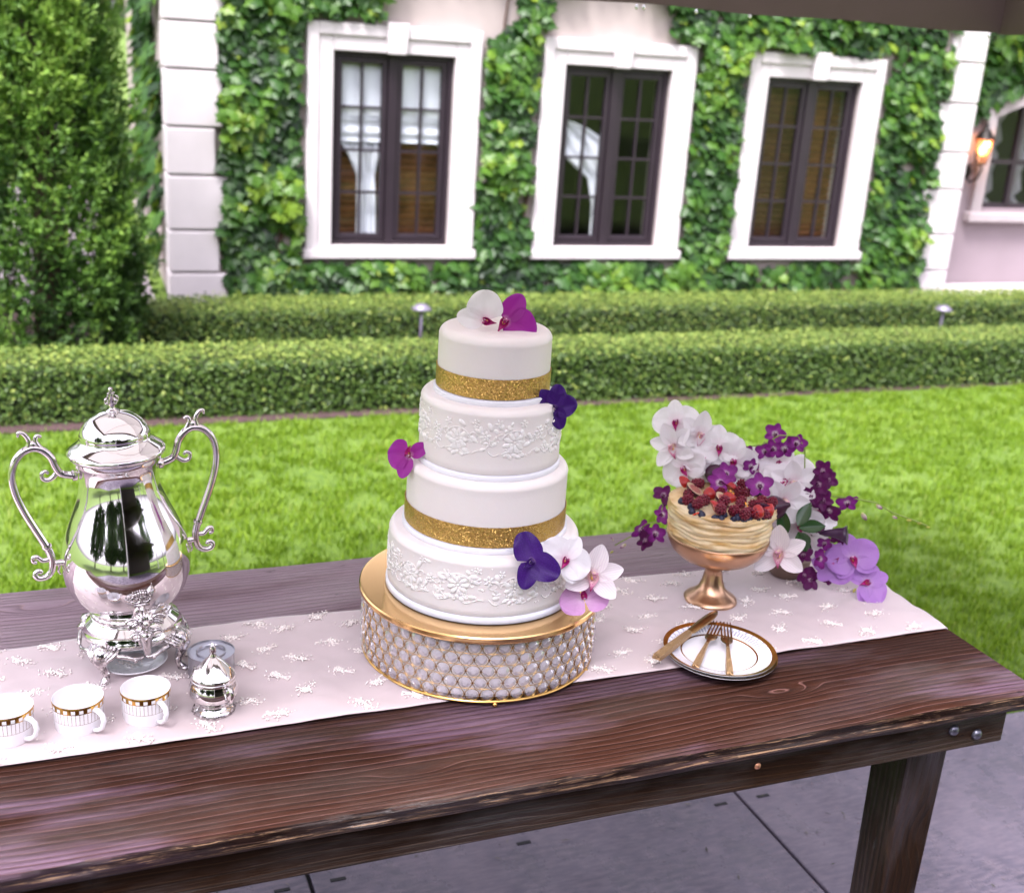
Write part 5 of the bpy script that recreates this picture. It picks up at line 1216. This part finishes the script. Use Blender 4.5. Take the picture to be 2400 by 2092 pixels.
DN = [((1.223, 1.895, 1.034), 'orchid', 1.0), ((1.247, 1.881, 1.040), 'orchid', .95), ((1.270, 1.887, 1.072), 'orchid', 1.15), ((1.279, 1.862, 1.050), 'orchid', 1.2), ((1.298, 1.851, 1.064), 'orchid', 1.05), ((1.217, 1.875, 1.013), 'orchid', .9),
      ((1.332, 1.804, 1.022), 'plum', 1.15), ((1.329, 1.805, .994), 'plum', 1.2), ((1.314, 1.801, .974), 'plum', 1.1), ((1.335, 1.793, .965), 'plum', 1.1), ((1.353, 1.791, .943), 'plum', 1.25), ((1.378, 1.775, .965), 'orchid', 1.1),
      ((1.047, 1.898, .956), 'plum', 1.1), ((1.045, 1.888, .920), 'orchid', 1.0), ((1.037, 1.893, .879), 'orchid', 1.15), ((1.011, 1.909, .884), 'orchid', 1.1), ((1.020, 1.904, .861), 'plum', 1.15),
      ((1.351, 1.815, .787), 'plum', 1.25), ((1.382, 1.795, .800), 'plum', 1.0), ((1.335, 1.80, .902), 'plum', .9), ((1.36, 1.80, .87), 'orchid', .8), ((1.30, 1.78, .86), 'plum', 1.0), ((1.345, 1.785, .845), 'orchid', 1.0), ((1.39, 1.80, .88), 'plum', .95), ((1.318, 1.79, .81), 'plum', .9), ((1.255, 1.86, 1.052), 'orchid', 1.0), ((1.345, 1.80, 1.005), 'plum', 1.0)]
for i, (p, c, s) in enumerate(DN):
    orchid('dend', c, p, tocam(p, R6.uniform(-.8, .8), R6.uniform(-.6, .3)), R6.uniform(-70, 70), s, arr, name='dendrobium_flower', jit=12)
bud_m = petal_mat('bud', [(0, (.55, .55, .15)), (.45, (.6, .5, .45)), (1, (.22, .02, .2))], .016); bud_g = plain('bud_green', (.42, .42, .08), .5)
BD = [((1.403, 1.759, .948), 1.1, bud_m, -.9), ((1.423, 1.747, .968), .95, bud_m, -.5), ((1.451, 1.73, .949), .7, bud_m, -.3), ((1.474, 1.715, .945), .65, bud_g, .1), ((1.492, 1.705, .941), .6, bud_g, .2), ((1.506, 1.695, .936), .45, bud_g, .2), ((.99, 1.922, .848), .9, bud_m, -2.4), ((.969, 1.935, .852), .55, bud_m, 2.4), ((.97, 1.934, .830), .5, bud_g, -2.4), ((1.40, 1.785, .792), .7, bud_g, -.4), ((1.425, 1.765, .783), .7, bud_g, -2), ((1.36, 1.81, .845), .7, bud_g, .5)]
for p, s, mt, a in BD:
    MB().lathe([(.0, 0), (.0022, .001), (.0042, .006), (.0036, .012), (.0, .017)], 10).build('bud', mt, arr, loc=A(p), rot=(0, PI/2-a, math.radians(-32))).scale = (s,)*3
def sp_stem(pts, r=.0013):
    MB().tube([A(p) for p in pts], [r]*len(pts), 6).build('spray_stem', stem_m, arr)
sp_stem([(1.315, 1.84, .90), (1.316, 1.838, 1.01), (1.311, 1.841, 1.055), (1.298, 1.85, 1.078), (1.27, 1.87, 1.075), (1.245, 1.882, 1.055), (1.222, 1.895, 1.045)])
sp_stem([(1.315, 1.82, .93), (1.34, 1.80, .972), (1.38, 1.775, .975), (1.423, 1.747, .972), (1.451, 1.73, .956), (1.474, 1.715, .950), (1.508, 1.694, .939)])
sp_stem([(1.08, 1.91, .93), (1.047, 1.895, .945), (1.041, 1.892, .905), (1.02, 1.905, .895), (1.0, 1.917, .868), (.972, 1.934, .842)])
sp_stem([(1.31, 1.83, .85), (1.36, 1.81, .84), (1.41, 1.78, .81), (1.44, 1.76, .785)])
gl_m = NT('glossy_leaf'); gl_m.set(Base_Color=(.018, .055, .014), Roughness=.22, Specular_IOR_Level=.6)
def leaf(p, tip, wid, nrm):
    p = Vector(p); tip = Vector(tip); d = tip-p; L = d.length; x = d.normalized(); n_ = Vector(nrm); n_ = (n_-x*n_.dot(x)).normalized(); y = n_.cross(x)
    M = Matrix(((x.x, y.x, n_.x, 0), (x.y, y.y, n_.y, 0), (x.z, y.z, n_.z, 0), (0, 0, 0, 1))); M.translation = p-AO
    k = ('leaf', round(L, 3), wid); me = petal_mesh(k, L, wid, .85, .9, .18, -.15, .02, gl_m.m); link('leaf', me, arr, M=M)
cv = lambda p: tocam(p, 0, .3)
for a, b, w in (((1.256, 1.785, .90), (1.247, 1.797, .955), .026), ((1.272, 1.772, .925), (1.303, 1.786, .968), .026), ((1.272, 1.768, .922), (1.332, 1.762, .928), .027), ((1.272, 1.768, .915), (1.288, 1.752, .878), .032), ((1.29, 1.80, .88), (1.34, 1.80, .86), .03), ((1.25, 1.80, .87), (1.23, 1.80, .83), .03)):
    leaf(a, b, w, cv(a))
MB().lathe([(.002, 0), (.006, .01), (.009, .03), (.014, .045), (.019, .052), (.014, .05), (.007, .03), (.0, .012)], 18, ripple=lambda a, i: .25*math.cos(a)*(i in (3, 4, 5))).build('calla_bloom', plain('dark_calla', (.035, .008, .04), .3), arr, loc=A((1.325, 1.775, .905)), rot=(.3, 1.35, -.4))

# ------------------------------------------------------------------ plates and cutlery
def pmi(i, k):
    if i in (6, 7): return 1
    if i == 4: return 2 if k % 2 else 0
    if i == 5: return 2 if k % 4 == 0 else 0
    if i == 2: return 1
    return 0
plate_me = MB().lathe([(.0, .003), (.055, .003), (.0645, .005), (.0675, .0062), (.072, .0078), (.084, .0112), (.090, .0128), (.0955, .0143), (.0982, .0150), (.0978, .0136), (.088, .0095), (.068, .0028), (.05, .0), (.0, .0)], 160, pmi).mesh('dessert_plate', [china, gold_rim, grey_print], angle=40)
for z, x, y, lab in ((TZ+.0045, 1.0305, 1.602, 'lower of two stacked gilt-rimmed white dessert plates'), (TZ+.0105, 1.028, 1.603, 'upper gilt-rimmed white dessert plate carrying the forks and knife')):
    o = link('dessert_plate', plate_me, None, (x, y, z)); tag(o, lab, 'plate', 'dessert plates stacked on the table')
cut_m = plain('rose_gold', (.4, .26, .13), .22, 1.0, var=.12, scale=40)
m = NT('hammered_handle'); v = m.coord(); m.set(Base_Color=(.45, .29, .15), Metallic=1.0, Roughness=.3); m.bump(m.voro(v, 420), .9, .003); ham_m = m.m
def along(o, a, b):
    a, b = Vector(a), Vector(b); d = b-a; x = d.normalized(); y = Vector((0, 0, 1)).cross(x).normalized(); z = x.cross(y)
    o.matrix_world = Matrix(((x.x, y.x, z.x, a.x), (x.y, y.y, z.y, a.y), (x.z, y.z, z.z, a.z), (0, 0, 0, 1))); return d.length
def strip(mb, st, th=.0016, mi=0):
    """st: (x, half width, z) stations -> solid strip"""
    vs = []
    for x, w, z in st: vs += [(x, -w, z-th), (x, w, z-th), (x, w*.8, z+th), (x, -w*.8, z+th)]
    n_ = len(st); fs = [(i*4+k, (i+1)*4+k, (i+1)*4+(k+1) % 4, i*4+(k+1) % 4) for i in range(n_-1) for k in range(4)]+[(0, 1, 2, 3), tuple((n_-1)*4+k for k in (3, 2, 1, 0))]
    return mb.add(vs, fs, mi)
def fork(lab, a, b, dz):
    t = link('fork', None); tag(t, lab, 'fork', 'gold cutlery on the plate'); L = along(t, a, b)
    strip(MB(), [(0, .0062, 0), (.004, .0068, 0), (.03, .0062, .001), (.06, .0042, .002), (.085, .003, .0025)], .0024).build('handle', ham_m, t, angle=50)
    mb = MB(); strip(mb, [(.085, .003, .0025), (.098, .0034, .003), (.107, .0085, .0015), (.116, .0105, .0), (.126, .0108, -.0006)], .001)
    for k in range(4):
        y = -.0084+.0056*k; st = [(.125, .0017, -.0006), (.14, .0015, .0), (L, .0008, .002)]
        vs = []
        for x, w, z in st: vs += [(x, y-w, z-.0008), (x, y+w, z-.0008), (x, y+w, z+.0008), (x, y-w, z+.0008)]
        mb.add(vs, [(i*4+q, (i+1)*4+q, (i+1)*4+(q+1) % 4, i*4+(q+1) % 4) for i in range(2) for q in range(4)]+[(0, 1, 2, 3), (11, 10, 9, 8)])
    mb.build('head', cut_m, t, angle=50)
fork('gold fork with hammered handle, left of the two on the plate', (.9497, 1.547, .7905), (1.0687, 1.6817, .790), 0)
fork('gold fork with hammered handle, right of the two on the plate', (.9947, 1.5101, .7905), (1.0769, 1.6714, .793), 0)
t = link('table_knife', None); tag(t, 'gold table knife laid across the left plate rim', 'knife', 'gold cutlery on the plate'); L = along(t, (.8945, 1.5838, .7935), (1.0801, 1.7103, .7975))
strip(MB(), [(0, .0082, 0), (.005, .009, 0), (.06, .0082, 0), (.112, .0062, 0), (.118, .0055, 0)], .0038).build('handle', ham_m, t, angle=50)
strip(MB(), [(.118, .005, 0), (.124, .0085, 0), (.17, .0105, 0), (.2, .0098, 0), (.215, .0072, 0), (L, .0025, 0)], .0009).build('blade', cut_m, t, angle=50)
tag(MB().add([(0, 0, 0), (.02, .012, .004), (.045, .008, .006), (.05, -.006, .003), (.028, -.014, .002)], [(0, 4, 3, 2, 1)]).build('fallen_petal', mats['white'], None, loc=(1.98, 5.33, LZ+.02)), 'single white petal lying on the soil edge before the hedge', 'petal')
# unseen dark backdrop added behind the camera to darken the silver's reflection
pv = thing('pavilion', 'dark timber pavilion behind the terrace, mirrored in the silver urn', 'pavilion', (2.5, -3.0, 0))
pm_ = plain('backdrop_dark', (.04, .028, .024), .7)
MB().box((-2.5, -1.6, -.03), (2.5, -1.5, 2.5)).box((-2.5, -1.5, -.03), (-2.42, .9, 2.5)).build('back_wall', pm_, pv, smooth=False)
MB().add([(-2.7, -1.8, 2.5), (2.7, -1.8, 2.5), (2.7, 1.3, 2.5), (-2.7, 1.3, 2.5), (0, -.2, 3.2)], [(0, 3, 2, 1), (0, 1, 4), (1, 2, 4), (2, 3, 4), (3, 0, 4)]).build('roof', pm_, pv, smooth=False)
for px in (-2.45, 2.45): MB().box((px-.06, 1.1, -.03), (px+.06, 1.22, 2.5)).build('post', plain('white_post', (.75, .72, .72), .7), pv, smooth=False)
